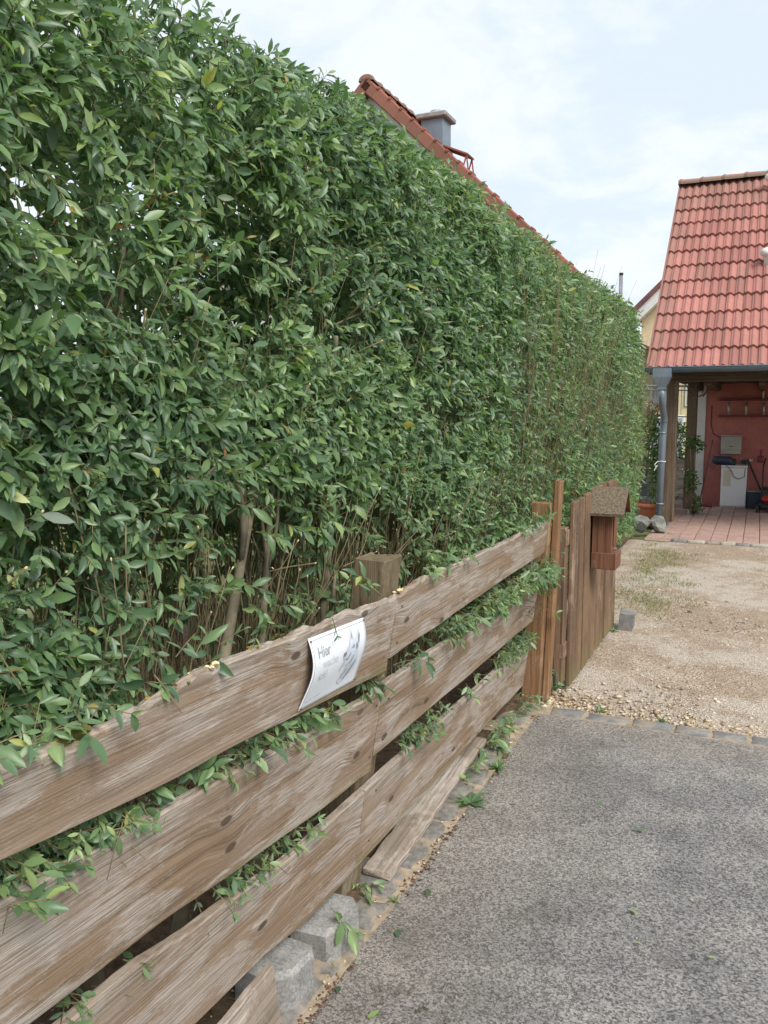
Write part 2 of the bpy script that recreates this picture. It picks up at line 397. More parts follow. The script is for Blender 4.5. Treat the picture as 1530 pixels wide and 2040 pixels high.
def nrm(a): return a / np.maximum(np.linalg.norm(a, axis=-1, keepdims=True), 1e-9)

LEAF8 = (np.array([(0, 0, 0), (.16, -.27, .07), (.16, 0, 0), (.16, .27, .07), (.44, -.49, .11), (.44, 0, -.01), (.44, .49, .11), (.76, -.33, .07), (.76, 0, -.04), (.76, .33, .07), (1, 0, -.10)]),
         [(0, 2, 1), (0, 3, 2), (1, 2, 5, 4), (2, 3, 6, 5), (4, 5, 8, 7), (5, 6, 9, 8), (7, 8, 10), (8, 9, 10)])
LEAF6 = (np.array([(0, 0, 0), (.30, -.45, .08), (.68, -.38, .06), (1, 0, -.08), (.68, .38, .06), (.30, .45, .08)]), [(0, 3, 2, 1), (0, 5, 4, 3)])
def leaf_verts(P, D, Nn, L, W, tmpl, curl=None):
    T = tmpl
    D = nrm(D); S = nrm(np.cross(D, Nn)); Nn = np.cross(S, D)
    cu = (RNG.uniform(-.6, 2.2, len(P)) if curl is None else curl)[:, None]
    t = T[None, :, 0] * L[:, None]; s_ = T[None, :, 1] * W[:, None]
    h = np.where(np.abs(T[:, 1]) > 0, T[:, 2], 0)[None] * W[:, None] * RNG.uniform(.2, 2.4, (len(P), 1)) + np.where(T[:, 1] == 0, T[:, 2], 0)[None] * L[:, None] * cu
    h = h - (T[None, :, 0] ** 2) * L[:, None] * .06 * cu
    return P[:, None, :] + D[:, None, :] * t[..., None] + S[:, None, :] * s_[..., None] + Nn[:, None, :] * h[..., None]
def sprigs(B, A, ls, pairs, leafL, droop=.25, out=(1, 0, .6)):
    """sprigs: base B, axis A, length ls; returns leaf arrays P, D, N, L and sprig ids"""
    n = len(B); A = nrm(A)
    ref = nrm(np.cross(A, np.array([0.13, .31, .94]) + RNG.normal(0, .4, (n, 3)))); ref2 = np.cross(A, ref)
    Ps, Ds, Ns, Ls, ids = [], [], [], [], []
    outv = nrm(np.array(out, float))
    for k in range(pairs.max()):
        sel = pairs > k
        m = int(sel.sum())
        fr = (k + .6) / pairs[sel]
        for sg in (-1, 1):
            B2 = (ref if k % 2 == 0 else ref2)[sel] * sg
            al = RNG.normal(.95, .22, m)[:, None] * (1.1 - .45 * fr)[:, None]
            D = A[sel] * np.cos(al) + B2 * np.sin(al) + np.array([0, 0, -droop]) * RNG.uniform(.2, 1.6, (m, 1)) + RNG.normal(0, .12, (m, 3))
            Pp = B[sel] + A[sel] * (ls[sel] * fr)[:, None] + np.array([0, 0, -1]) * (ls[sel] * fr ** 2 * .15)[:, None]
            Nn = outv + RNG.normal(0, .42, (m, 3)) + A[sel] * .35
            Ps.append(Pp); Ds.append(D); Ns.append(Nn); ids.append(np.where(sel)[0])
            Ls.append(leafL[sel] * RNG.uniform(.68, 1.2, m) * (1.08 - .35 * np.abs(fr - .5)))
    return [np.concatenate(q) for q in (Ps, Ds, Ns, Ls, ids)]
def tubes3(name, pts, rad, material, parent, sides=4):
    """many thin tubes: pts (n,k,3), rad (n,k)"""
    n, k = pts.shape[:2]
    d = np.gradient(pts, axis=1); d = nrm(d)
    ref = np.where(np.abs(d[..., 2:3]) > .8, np.array([1., 0, 0]), np.array([0, 0, 1.]))
    u = nrm(np.cross(d, ref)); w = np.cross(d, u)
    V = []
    for j in range(sides):
        a = 2 * math.pi * j / sides; V.append(pts + (u * math.cos(a) + w * math.sin(a)) * rad[..., None])
    V = np.stack(V, axis=2).reshape(n, k * sides, 3)
    F = [(i * sides + j, i * sides + (j + 1) % sides, (i + 1) * sides + (j + 1) % sides, (i + 1) * sides + j) for i in range(k - 1) for j in range(sides)]
    F.append(tuple((k - 1) * sides + j for j in range(sides)))
    return inst(name, V, F, material, parent, True, RNG.random(n))
def vnoise(x, y, seed=0):
    """smooth value noise on arrays"""
    r = np.random.default_rng(seed).random((64, 64))
    xi = np.floor(x).astype(int); yi = np.floor(y).astype(int); fx = x - xi; fy = y - yi
    fx = fx * fx * (3 - 2 * fx); fy = fy * fy * (3 - 2 * fy)
    q = lambda i, j: r[i % 64, j % 64]
    return (q(xi, yi) * (1 - fx) + q(xi + 1, yi) * fx) * (1 - fy) + (q(xi, yi + 1) * (1 - fx) + q(xi + 1, yi + 1) * fx) * fy
def plane_grid(name, x0, x1, y0, y1, z, nx, ny, material, amp=0.0, fr=2.0, seed=3, zf=None):
    xs = np.linspace(x0, x1, nx + 1); ys = np.linspace(y0, y1, ny + 1); X, Y = np.meshgrid(xs, ys)
    Z = z + amp * (vnoise(X * fr + 20, Y * fr + 20, seed) - .5)
    if zf is not None: Z = Z + zf(X, Y)
    V = np.stack([X, Y, Z], -1).reshape(-1, 3)
    i = np.arange(nx)[None] + np.arange(ny)[:, None] * (nx + 1)
    L = np.stack([i, i + 1, i + nx + 2, i + nx + 1], -1).reshape(-1)
    nf = nx * ny
    return raw(name, V, L, np.arange(nf) * 4, np.full(nf, 4), material, None, True)

# ------------------------------------------------------------------ ground
KX = -1.023; KY = 4.33
o = plane_grid('ground', -300, 300, -200, 500, -.06, 8, 8, LAWN); tag(o, kind='structure')
o = plane_grid('driveway', KX, 5, -6, KY - .045, 0, 40, 60, ASPH, .006, 1.5); tag(o, kind='structure')
o = plane_grid('gravel_yard', -1.75, 5, KY - .05, 11.12, -.012, 90, 90, GRAVEL, .014, 2.2); tag(o, kind='structure')
o = plane_grid('hedge_bed', -4, -1.47, 4.7, 11.6, .012, 30, 100, SOIL, .05, 4); tag(o, kind='structure')
o = plane_grid('hedge_bed', -4, -1.13, -6, 4.7, .012, 40, 120, SOIL, .05, 4); tag(o, kind='structure')

# gutter strip of worn cobbles along the driveway
strip = plane_grid('gutter_strip', -1.30, KX + .004, -3, KY + .05, .001, 12, 120, SAND, .012, 9); tag(strip, kind='structure')
def slab_stone(w, l, h, seed, cham=.012, wob=.012):
    rr = random.Random(seed); n = 9
    out = []
    for (cx, cy, dx_, dy_) in ((-.5, -.5, 1, 0), (.5, -.5, 0, 1), (.5, .5, -1, 0), (-.5, .5, 0, -1)):
        for k in range(4):
            t = k / 4
            out.append(((cx + dx_ * t) * w + rr.uniform(-wob, wob), (cy + dy_ * t) * l + rr.uniform(-wob, wob)))
    N = len(out); mb = MB()
    vs = [(x, y, 0) for x, y in out] + [(x, y, h - cham) for x, y in out] + [(x * (1 - 2 * cham / w), y * (1 - 2 * cham / l), h + rr.uniform(-.002, .002)) for x, y in out] + [(0, 0, h + .002)]
    fs = []
    for i in range(N):
        j = (i + 1) % N
        fs += [(i, j, N + j, N + i), (N + i, N + j, 2 * N + j, 2 * N + i), (2 * N + i, 2 * N + j, 3 * N)]
    return mb.add(vs, fs)
y = -.6; k = 0
while y < KY - .12:
    l = random.uniform(.15, .24); w = random.uniform(.145, .185)
    if k % 5 == 4: w *= .75
    s_ = slab_stone(w, l - .022, .05, 100 + k, .010, .012).build('cobble', COBBLE, strip, True)
    s_.location = (KX - .012 - w / 2 - random.uniform(0, .018), y + l / 2, -.040 + random.uniform(-.003, .005)); s_.rotation_euler = (random.uniform(-.02, .02), random.uniform(-.02, .02), random.uniform(-.06, .06))
    y += l; k += 1
# kerb row between asphalt and gravel
kerb = plane_grid('kerb', KX - .02, 5, KY - .047, KY + .085, .0, 60, 3, SAND, .004, 9); tag(kerb, kind='structure')
x = KX + .05; k = 0
while x < 2.6:
    l = random.uniform(.17, .24)
    s_ = slab_stone(l - .018, .108, .07, 300 + k, .007, .005).build('kerb_stone', KERB, kerb, True)
    s_.location = (x + l / 2, KY + .018 + random.uniform(-.006, .006), -.0655 + random.uniform(-.003, .003)); s_.rotation_euler = (random.uniform(-.02, .02), random.uniform(-.02, .02), random.uniform(-.03, .03))
    x += l; k += 1

# loose stones
OCT = np.array([(1, 0, 0), (-1, 0, 0), (0, 1, 0), (0, -1, 0), (0, 0, 1), (0, 0, -1), (.62, .62, .3), (-.62, .62, .3), (-.62, -.62, .3), (.62, -.62, .3)], float)
OCTF = [(0, 6, 4), (6, 2, 4), (2, 7, 4), (7, 1, 4), (1, 8, 4), (8, 3, 4), (3, 9, 4), (9, 0, 4), (0, 5, 6), (6, 5, 2), (2, 5, 7), (7, 5, 1), (1, 5, 8), (8, 5, 3), (3, 5, 9), (9, 5, 0)]
def stones(name, xy, z, size, material, flat=.5):
    n = len(xy)
    V = OCT[None] * RNG.uniform(.55, 1.25, (n, len(OCT), 1)) * RNG.uniform(.6, 1.3, (n, 1, 3)) * np.array([1, 1, flat])
    a = RNG.uniform(0, 6.28, n); ca, sa = np.cos(a)[:, None], np.sin(a)[:, None]
    V = np.stack([V[..., 0] * ca - V[..., 1] * sa, V[..., 0] * sa + V[..., 1] * ca, V[..., 2]], -1) * size[:, None, None]
    V[..., 0] += xy[:, 0, None]; V[..., 1] += xy[:, 1, None]; V[..., 2] += (z + size * flat * .4)[:, None]
    return inst(name, V, OCTF, material, None, False, RNG.random(n))
n = 15000
yy = KY + .085 + (RNG.random(n) ** 1.7) * 6.6; xx = RNG.uniform(-1.25, 1.6, n)
keep = vnoise(xx * 2.2 + 9, yy * 2.2 + 9, 11) > RNG.uniform(.1, .75, n)
xx, yy = xx[keep], yy[keep]
o = stones('gravel_stones', np.stack([xx, yy], 1), np.full(len(xx), -.012), np.exp(RNG.normal(math.log(.005), .5, len(xx))), PEB); tag(o, 'small pale gravel stones strewn over the beige yard', 'gravel', kind='stuff')
n = 1300
xx = KX + RNG.random(n) ** 2.0 * 1.9; yy = KY + .08 + RNG.exponential(.13, n)
o = stones('yellow_gravel', np.stack([xx, yy], 1), np.full(n, -.010), np.exp(RNG.normal(math.log(.0075), .42, n)), PEBY, .55); tag(o, 'yellowish coarse gravel heaped along the kerb stones', 'gravel', kind='stuff')
n = 420
xx = RNG.uniform(-1.27, KX + .03, n); yy = RNG.uniform(1.2, 4.3, n)
o = stones('gutter_grit', np.stack([xx, yy], 1), np.full(n, .003), np.exp(RNG.normal(math.log(.0045), .5, n)), PEBY, .6); tag(o, 'yellow grit lying on the cobbled gutter beside the fence', 'grit', kind='stuff')
n = 70
xx = KX + RNG.random(n) ** 1.6 * 1.8; yy = RNG.uniform(1.7, 4.2, n)
o = stones('driveway_grit', np.stack([xx, yy], 1), np.full(n, .001), np.exp(RNG.normal(math.log(.0042), .45, n)), PEB, .6); tag(o, 'few light grit stones scattered on the grey asphalt', 'grit', kind='stuff')
n = 900
xx = np.concatenate([KX + RNG.normal(0, .012, 600), RNG.uniform(-1.2, 1.2, 300)]); yy = np.concatenate([RNG.uniform(1.4, 4.25, 600), RNG.uniform(4.5, 9, 300)])
keepm = np.concatenate([vnoise(xx[:600] * 3, yy[:600] * 3.1, 5) > .45, np.ones(300, bool)])
xx, yy = xx[keepm], yy[keepm]
o = stones('dry_litter', np.stack([xx, yy], 1), np.full(len(xx), .001), RNG.uniform(.003, .0085, len(xx)), LITTER, .4); tag(o, 'dark dry leaf litter along the asphalt edge and yard', 'litter', kind='stuff')

def grass(name, cents, per, hgt, label, spread=.09):
    P = []; H = []
    for (cx, cy, s) in cents:
        m = int(per * s)
        P.append(np.stack([RNG.normal(cx, spread * s, m), RNG.normal(cy, spread * 1.5 * s, m), np.full(m, -.012)], 1)); H.append(RNG.uniform(.4, 1.1, m) * hgt * min(1.3, s))
    P = np.concatenate(P); H = np.concatenate(H); n = len(P)
    D = nrm(np.stack([RNG.normal(0, .55, n), RNG.normal(0, .55, n), np.ones(n)], 1))
    S = nrm(np.cross(D, RNG.normal(0, 1, (n, 3)))) * .0022
    bend = np.stack([RNG.normal(0, .5, n), RNG.normal(0, .5, n), np.full(n, -.2)], 1)
    q = [P - S, P + S, P + D * (H * .55)[:, None] + S * .8, P + D * (H * .55)[:, None] - S * .8, P + D * H[:, None] + bend * (H * .35)[:, None]]
    o = inst(name, np.stack(q, 1), [(0, 1, 2, 3), (3, 2, 4)], GRASS, None, False, RNG.random(n) * .75 + .25 * (RNG.random(n) < .25))
    return tag(o, label, 'grass', kind='stuff')
cents = []
for i in range(75):
    yq = RNG.uniform(6.7, 10.9); xq = -1.25 + abs(RNG.normal(0, .28)) + (.12 if yq < 9 else 0)
    cents.append((xq, yq, RNG.uniform(.35, 1.0)))
cents += [(-.62, 10.2, .8), (-.75, 9.4, .7), (-.55, 8.3, .6), (-.48, 7.6, .4), (-.7, 7.4, .7), (.08, 9.4, .7), (.15, 8.6, .6), (.2, 10.4, .7), (.25, 9.0, .6)]
grass('yard_grass', cents, 95, .055, 'thin dry green grass tufts on the gravel beyond the gate')

# ------------------------------------------------------------------ leaning board fence
FA, FB, FC = -1.142, .146, -.005
ev = Vector((FB, 0, 1)).normalized(); eu = Vector((FC, 1, 0)).normalized(); en = -ev.cross(eu); en = eu.cross(ev).normalized()
FM = Matrix.Translation((FA, 0, 0)) @ Matrix(((eu.x, -en.x, ev.x, 0), (eu.y, -en.y, ev.y, 0), (eu.z, -en.z, ev.z, 0), (0, 0, 0, 1)))
KZ = math.sqrt(1 + FB * FB)
fence = empty('wooden_fence', (0, 0, 0), 'leaning fence of three rows of weathered brown boards in front of hedge', 'fence')
def board(yb, y0, y1, top, bot, thick=.028, rag=0.0, seed=1, name='board', off=0.0, endrag=.004):
    """board with wavy edges; top and bot are (y, z) polylines"""
    rr = np.random.default_rng(seed)
    n = max(16, int((y1 - y0) / .018)); ys = np.linspace(y0, y1, n)
    tz = np.interp(ys, [p[0] for p in top], [p[1] for p in top]) * KZ; bz = np.interp(ys, [p[0] for p in bot], [p[1] for p in bot]) * KZ
    w1 = vnoise(ys * 5 + seed * 3.1, ys * 0 + seed, seed) - .5; w2 = vnoise(ys * 26 + seed, ys * 0 + 2.5, seed + 1) - .5; w3 = rr.normal(0, 1, n)
    tz = tz + .010 * w1 + rag * (.022 * w2 + .0028 * w3); bz = bz + .008 * (vnoise(ys * 4 + seed, ys * 0 + .3, seed + 2) - .5)
    backt = tz - rag * (.012 + .02 * np.abs(w2))
    bulge = .006 * (vnoise(ys * 1.5 + seed, ys * 0, seed + 3) - .5) + off
    prof = []
    c = .004
    h = tz - bz
    rows = [(0, bz + c), (0, bz + h * .33), (0, bz + h * .66), (0, tz - c - rag * .010), (c + rag * .005, tz - rag * .002), (thick - c, backt), (thick, backt - c), (thick, bz + c), (thick - c, bz), (c, bz)]
    V = []
    for q, (yy_, zz_) in enumerate(rows):
        jit = rr.normal(0, .0012, n) * (rag if q in (4, 5) else 0)
        V.append(np.stack([ys, yy_ + bulge + jit, zz_], 1))
    V = np.stack(V, 1)
    m = len(rows)
    for e in (0, -1): V[e, :, 0] += rr.normal(0, endrag, m)
    F = [(i * m + j, (i + 1) * m + j, (i + 1) * m + (j + 1) % m, i * m + (j + 1) % m) for i in range(n - 1) for j in range(m)]
    F += [tuple(range(m))[::-1], tuple((n - 1) * m + j for j in range(m))]
    # own axes of the board follow its length, so that the grain does too
    ang = math.atan2((tz[-1] + bz[-1] - tz[0] - bz[0]) / 2, y1 - y0); RM = Matrix.Translation((ys[0], 0, (tz[0] + bz[0]) / 2)) @ Matrix.Rotation(-ang, 4, 'Y'); IM = RM.inverted()
    b = MB(); b.v = [tuple(IM @ Vector(p)) for p in V.reshape(-1, 3)]; b.f = F
    return b.build(name, W_FENCE, fence, mtx=FM @ RM)
bA1 = board(0, -1.0, 2.312, [(-1, 1.14), (.8, 1.098), (.96, 1.078), (1.14, 1.078), (1.32, 1.096), (1.7, 1.088), (2.0, 1.07), (2.31, 1.042)], [(-1, 1.02), (.83, .932), (1.07, .902), (1.27, .885), (1.76, .849), (2.32, .802)], .03, 1.0, 11)
bA2 = board(0, -1.0, 2.294, [(-1, .96), (.84, .862), (.97, .843), (1.25, .83), (1.48, .812), (1.78, .775), (2.3, .744)], [(-1, .70), (.93, .59), (1.1, .577), (1.27, .565), (1.61, .527), (1.84, .5), (2.3, .463)], .028, .25, 12)
bA3 = board(0, -1.0, 2.268, [(-1, .66), (1.0, .527), (1.19, .518), (1.38, .487), (1.86, .42), (2.27, .414)], [(-1, .30), (1.0, .245), (1.71, .186), (1.91, .148), (2.27, .122)], .028, .15, 13)
bB1 = board(0, 2.330, 4.40, [(2.33, 1.05), (2.6, 1.056), (3.1, 1.048), (3.6, 1.052), (4.4, 1.032)], [(2.33, .835), (4.42, .862)], .03, .8, 14)
bB2 = board(0, 2.315, 4.435, [(2.3, .748), (4.45, .728)], [(2.3, .51), (4.45, .462)], .028, .25, 15, off=.003)
bB3 = board(0, 2.278, 4.45, [(2.27, .413), (4.46, .348)], [(2.26, .130), (4.5, .082)], .028, .15, 16)
# post behind the butt joint, and the gate post of two orange pieces
def post(name, x0, x1, y0, y1, z0, z1, lean, material, parent, cham=.006, rough=.004):
    b = MB(); nz = 10
    for i in range(nz + 1):
        t = i / nz; z = z0 + (z1 - z0) * t; sx = lean * (z - z0)
        for (px, py) in ((x0 + cham, y0), (x1 - cham, y0), (x1, y0 + cham), (x1, y1 - cham), (x1 - cham, y1), (x0 + cham, y1), (x0, y1 - cham), (x0, y0 + cham)):
            zz_ = z + (random.uniform(-.006, .006) if i == nz else 0)
            b.v.append((px - x0 + sx + random.uniform(-rough, rough) * .3, py - y0, zz_ - z0))
    for i in range(nz):
        for k in range(8): b.f.append((i * 8 + k, i * 8 + (k + 1) % 8, (i + 1) * 8 + (k + 1) % 8, (i + 1) * 8 + k))
    b.f += [tuple(range(8))[::-1], tuple(nz * 8 + k for k in range(8))]
    o = b.build(name, material, parent); o.location = (x0, y0, z0); return o
post('post', -1.30, -1.195, 2.275, 2.415, -.1, 1.155, .135, W_POST, fence)
post('post', -1.30, -1.195, .15, .29, -.1, 1.2, .135, W_POST, fence)
post('gate_post', -1.175, -1.068, 4.475, 4.535, -.12, 1.125, .035, W_ORANGE, fence)
post('gate_post', -1.066, -1.028, 4.52, 4.60, -.12, 1.245, .035, W_ORANGE, fence)
# pale fresh chips and moss on the ragged top edge of the upper board
def on_fence(y_, z_, n_=0.0):
    return FM @ Vector((y_, -n_, z_ * KZ))
for (y_, z_, r_, mm, nm) in ((1.34, 1.091, .016, CUT, 'fresh_chip'), (1.30, 1.088, .012, CUT, 'fresh_chip'), (2.36, 1.05, .02, CUT, 'fresh_chip'), (1.245, 1.082, .014, MOSS, 'moss'), (1.5, 1.09, .010, LICHEN, 'moss'), (1.62, 1.09, .015, MOSS, 'moss'), (1.18, 1.08, .010, LICHEN, 'moss'), (.98, 1.08, .03, MOSS, 'moss')):
    b = MB()
    for q in range(5):
        c = on_fence(y_ + random.uniform(-.03, .03), z_ + random.uniform(-.004, .003), random.uniform(-.02, -.004)); rr_ = r_ * random.uniform(.3, .6)
        b.add([tuple(c + Vector(p) * rr_ * random.uniform(.6, 1.2) * (1 if i != 4 else .6)) for i, p in enumerate(OCT)], OCTF)
    b.build(nm, mm, fence)
# nails
nail = None
for (y_, zs) in ((2.27, (.99, .86, .70, .53, .37, .19)), (2.37, (1.0, .88, .69, .55, .37, .19)), (4.38, (.99, .90, .68, .52, .30, .14))):
    for z_ in zs:
        if nail is None: o = MB().lathe([(0, .0012), (.004, .001), (.004, -.004)], (0, 0, 0), 8).build('nail', RUST, fence); nail = o.data
        else: o = shared('nail', nail, fence, (0, 0, 0))
        o.location = on_fence(y_, z_, .001); o.rotation_euler = en.to_track_quat('Z', 'Y').to_euler()

# ------------------------------------------------------------------ warning plate on the top board
sign = empty('warning_plate', on_fence(1.9, .95), 'white bulging plate with a faded dog head nailed to top fence board', 'sign')
SY0, SY1 = 1.742, 2.066
def spt(u, v, lift=0.0):
    """u along the plate, v up the plate, both 0..1"""
    y_ = SY0 + (SY1 - SY0) * u - .006 * (1 - v)
    zt = 1.052 - .019 * u; zb = .864 - .017 * u
    bul = .004 + .023 * math.sin(math.pi * min(1, max(0, v))) ** 1.0 * (.75 + .35 * (1 - u)) - .004 * math.sin(2 * math.pi * v)
    return on_fence(y_, zb + (zt - zb) * v, bul + lift) - sign.location
b = MB(); nu, nv = 20, 20
for lift in (0.0, -.0022):
    for j in range(nv + 1):
        for i in range(nu + 1): b.v.append(tuple(spt(i / nu, j / nv, lift)))
w = nu + 1; half = w * (nv + 1)
for j in range(nv):
    for i in range(nu):
        a = j * w + i; b.f.append((a, a + 1, a + w + 1, a + w)); b.f.append((half + a, half + a + w, half + a + w + 1, half + a + 1))
rim = [i for i in range(w)] + [j * w + nu for j in range(1, nv + 1)] + [nv * w + i for i in range(nu - 1, -1, -1)] + [j * w for j in range(nv - 1, 0, -1)]
for i in range(len(rim)): a, c = rim[i], rim[(i + 1) % len(rim)]; b.f.append((a, half + a, half + c, c))
b.build('plate', SIGNW, sign, True)
def poly_on_plate(name, pts, material, lift):
    """flat print: polygon in plate coordinates, finely split so that it follows the bulge"""
    import bmesh
    me = bpy.data.meshes.new(name); bm = bmesh.new()
    f = bm.faces.new([bm.verts.new((p[0], p[1], 0)) for p in pts]); bmesh.ops.triangulate(bm, faces=[f])
    for _ in range(3): bmesh.ops.subdivide_edges(bm, edges=[e for e in bm.edges if e.calc_length() > .05], cuts=1)
    bmesh.ops.triangulate(bm, faces=bm.faces)
    for v in bm.verts: v.co = spt(v.co.x, v.co.y, lift)
    bmesh.ops.recalc_face_normals(bm, faces=bm.faces); bm.to_mesh(me); bm.free(); me.materials.append(material)
    return link(bpy.data.objects.new(name, me), sign)
def word(txt, u, v, size, material, italic=0.0, spacing=1.0, ex=.0):
    cu = bpy.data.curves.new('lettering', 'FONT'); cu.body = txt; cu.size = 1; cu.resolution_u = 3; cu.space_character = spacing; cu.shear = italic; cu.offset = ex
    tmp = bpy.data.objects.new('tmp', cu); COL.objects.link(tmp); bpy.context.view_layer.update()
    me = bpy.data.meshes.new_from_object(tmp.evaluated_get(bpy.context.evaluated_depsgraph_get())); bpy.data.objects.remove(tmp)
    for p in me.vertices: p.co = spt(u + p.co.x * size * .62, v + p.co.y * size, .0009)
    me.materials.clear(); me.materials.append(material); me.name = 'lettering'
    return link(bpy.data.objects.new('lettering', me), sign)
word('Hier', .085, .73, .20, INK1, 0, .95, .022)
word('wache', .165, .565, .18, INK2, 0, .95, .010)
word('ich!', .125, .40, .18, INK2, 0, .95, .012)
for (u0, u1, v0) in ((.05, .16, .10), (.18, .30, .115)): poly_on_plate('faded_mark', [(u0, v0), (u1, v0 + .012), (u1, v0 + .03), (u0, v0 + .018)], INK2, .0009)
dog = [(.70, .925), (.718, .925), (.735, .80), (.757, .77), (.80, .82), (.838, .89), (.86, .885), (.868, .80), (.85, .70), (.83, .60), (.85, .48), (.87, .38), (.85, .30), (.78, .22), (.70, .15), (.64, .12), (.59, .135), (.573, .19), (.60, .27), (.64, .35), (.655, .42), (.60, .42), (.55, .385), (.53, .365), (.515, .38), (.545, .45), (.575, .50), (.555, .55), (.535, .60), (.552, .64), (.60, .665), (.635, .71), (.655, .78), (.672, .85)]
poly_on_plate('dog_picture', dog, INK5, .0008)
cx = sum(p[0] for p in dog) / len(dog); cy = sum(p[1] for p in dog) / len(dog)
poly_on_plate('dog_picture', [(a + (cx - a) * .05, b_ + (cy - b_) * .03) for a, b_ in dog], INK3, .0011)
for pts in ([(.54, .60), (.553, .637), (.588, .643), (.602, .605), (.575, .575)], [(.575, .545), (.63, .50), (.688, .565), (.698, .605), (.675, .592), (.64, .54), (.60, .53)], [(.69, .66), (.72, .705), (.757, .695), (.742, .65)], [(.703, .89), (.713, .82), (.702, .775), (.688, .82)],
            [(.82, .79), (.842, .86), (.856, .80), (.838, .71), (.812, .68)], [(.77, .66), (.79, .725), (.822, .66), (.80, .60)], [(.66, .17), (.70, .185), (.80, .33), (.842, .42), (.826, .43), (.77, .34), (.70, .235)], [(.70, .40), (.75, .48), (.765, .55), (.735, .50), (.695, .43)], [(.61, .20), (.64, .25), (.70, .34), (.69, .35), (.63, .27), (.605, .22)]):
    poly_on_plate('dog_picture', pts, INK4, .0015)
b = MB()
for (a0, c0, a1, c1) in ((.02, .965, .98, .965), (.02, .96, .02, .03)):
    pts = [spt(a0 + (a1 - a0) * t / 20, c0 + (c1 - c0) * t / 20, .0008) for t in range(21)]
    b.tube(pts, .0007, 4)
b.build('border_line', INK4, sign)
for (a, c) in ((.018, .96), (.985, .97), (.02, .03), (.985, .04)):
    p = spt(a, c, .001); MB().add([tuple(p + Vector(q) * .0042) for q in OCT], OCTF).build('screw', RUST, sign)

# ------------------------------------------------------------------ open gate, its box and the stop stone
gate = empty('wooden_gate', (-1.0, 4.62, 0), 'brown wooden gate of upright boards standing open along the hedge', 'gate')
def upright(parent, name, x0, x1, y0, y1, z0, z1, material, org):
    b = MB(); b.box((x0 - org[0], y0 - org[1], z0), (x1 - org[0], y1 - org[1], z1), .005)
    zc = z1 - .02; b.v = [(p[0] + random.uniform(-.0015, .0015), p[1] + random.uniform(-.0015, .0015), p[2] + (random.uniform(-.004, .004) if p[2] > zc else 0)) for p in b.v]
    return b.build(name, material, parent)
GO = (-1.0, 4.62)
upright(gate, 'stile', -1.035, -.978, 4.665, 4.76, .05, .965, W_GATE, GO)
tops = np.interp(np.linspace(4.7, 6.3, 10), [4.6, 4.85, 5.1, 5.3, 5.77, 6.3], [1.09, 1.112, 1.127, 1.138, 1.145, 1.128])
yb = 4.745
for i in range(10):
    wd = (.166, .15, .17, .158, .16, .168, .15, .165, .16, .155)[i]
    xo = random.uniform(-.007, .007)
    upright(gate, 'board', -.968 + xo, -.942 + xo, yb, yb + wd - .013, .02 + random.uniform(-.01, .012), tops[i] + random.uniform(-.012, .012), W_GATE, GO); yb += wd
for z_ in (.20, .86):
    b = MB(); b.box((-.036, .045, z_), (.028, 1.72, z_ + .09), .004); b.build('rail', W_GATE, gate)
for z_ in (.925, .075):
    b = MB()
    b.tube([(-.008, .028, z_ - .035), (-.008, .028, z_ + .035)], .0135, 12)
    b.tube([(-.008, .028, z_ - .05), (-.008, .028, z_ + .05)], .007, 8)
    b.box((-.05, -.03, z_ - .045), (-.022, .02, z_ + .03), .002); b.box((-.03, .03, z_ - .03), (-.016, .07, z_ + .03), .002)
    b.build('hinge', RUST, gate)

bx = empty('roofed_wooden_box', (-.935, 5.33, .64), 'small red brown wooden box with mossy pitched roof hung on the open gate', 'box')
b = MB().box((0, -.085, .10), (.125, .075, .40), .004); b.build('case', W_BOX, bx)
b = MB().box((-.002, -.095, 0), (.155, .10, .105), .004); b.build('drawer', W_BOX, bx)
b = MB().box((.127, -.06, .15), (.134, .05, .34), .002); b.build('door', W_BOX, bx)
b = MB().tube([(.134, -.045, .13), (.146, -.045, .13)], .006, 8); b.build('knob', STEEL, bx)
def mossy():
    m, gg = mat('mossy roof board'); v = oc(gg)
    n = gg.noise(v, 26, 6, .7); n2 = gg.noise(v, 90, 4, .7)
    c = gg.mix(gg.ramp(n2, .3, .7), (.09, .065, .045), (.22, .18, .13))
    c = gg.mix(gg.mul(gg.ramp(n, .48, .64), .45), c, gg.mix(gg.ramp(n2, .3, .7), (.085, .08, .035), (.22, .205, .15)))
    finish(gg, c, .95, .1, n, .8, .008); return m
MOSSY = mossy()
for sg in (-1, 1):
    b = MB(); b.add([(-.02, 0, .515), (.205, 0, .515), (.20, sg * .15, .36), (-.02, sg * .15, .36), (-.02, 0, .497), (.205, 0, .497), (.20, sg * .145, .342), (-.02, sg * .145, .342)],
                    [(0, 1, 2, 3), (4, 7, 6, 5), (0, 4, 5, 1), (3, 2, 6, 7), (1, 5, 6, 2), (0, 3, 7, 4)])
    b.build('roof', MOSSY if sg < 0 else W_BOX, bx)
b = MB().add([(.126, -.085, .40), (.126, .075, .40), (.126, 0, .49), (.0, -.085, .40), (.0, .075, .40), (.0, 0, .49)], [(0, 1, 2), (3, 5, 4), (0, 2, 5, 3), (1, 4, 5, 2)]); b.build('gable', W_BOX, bx)

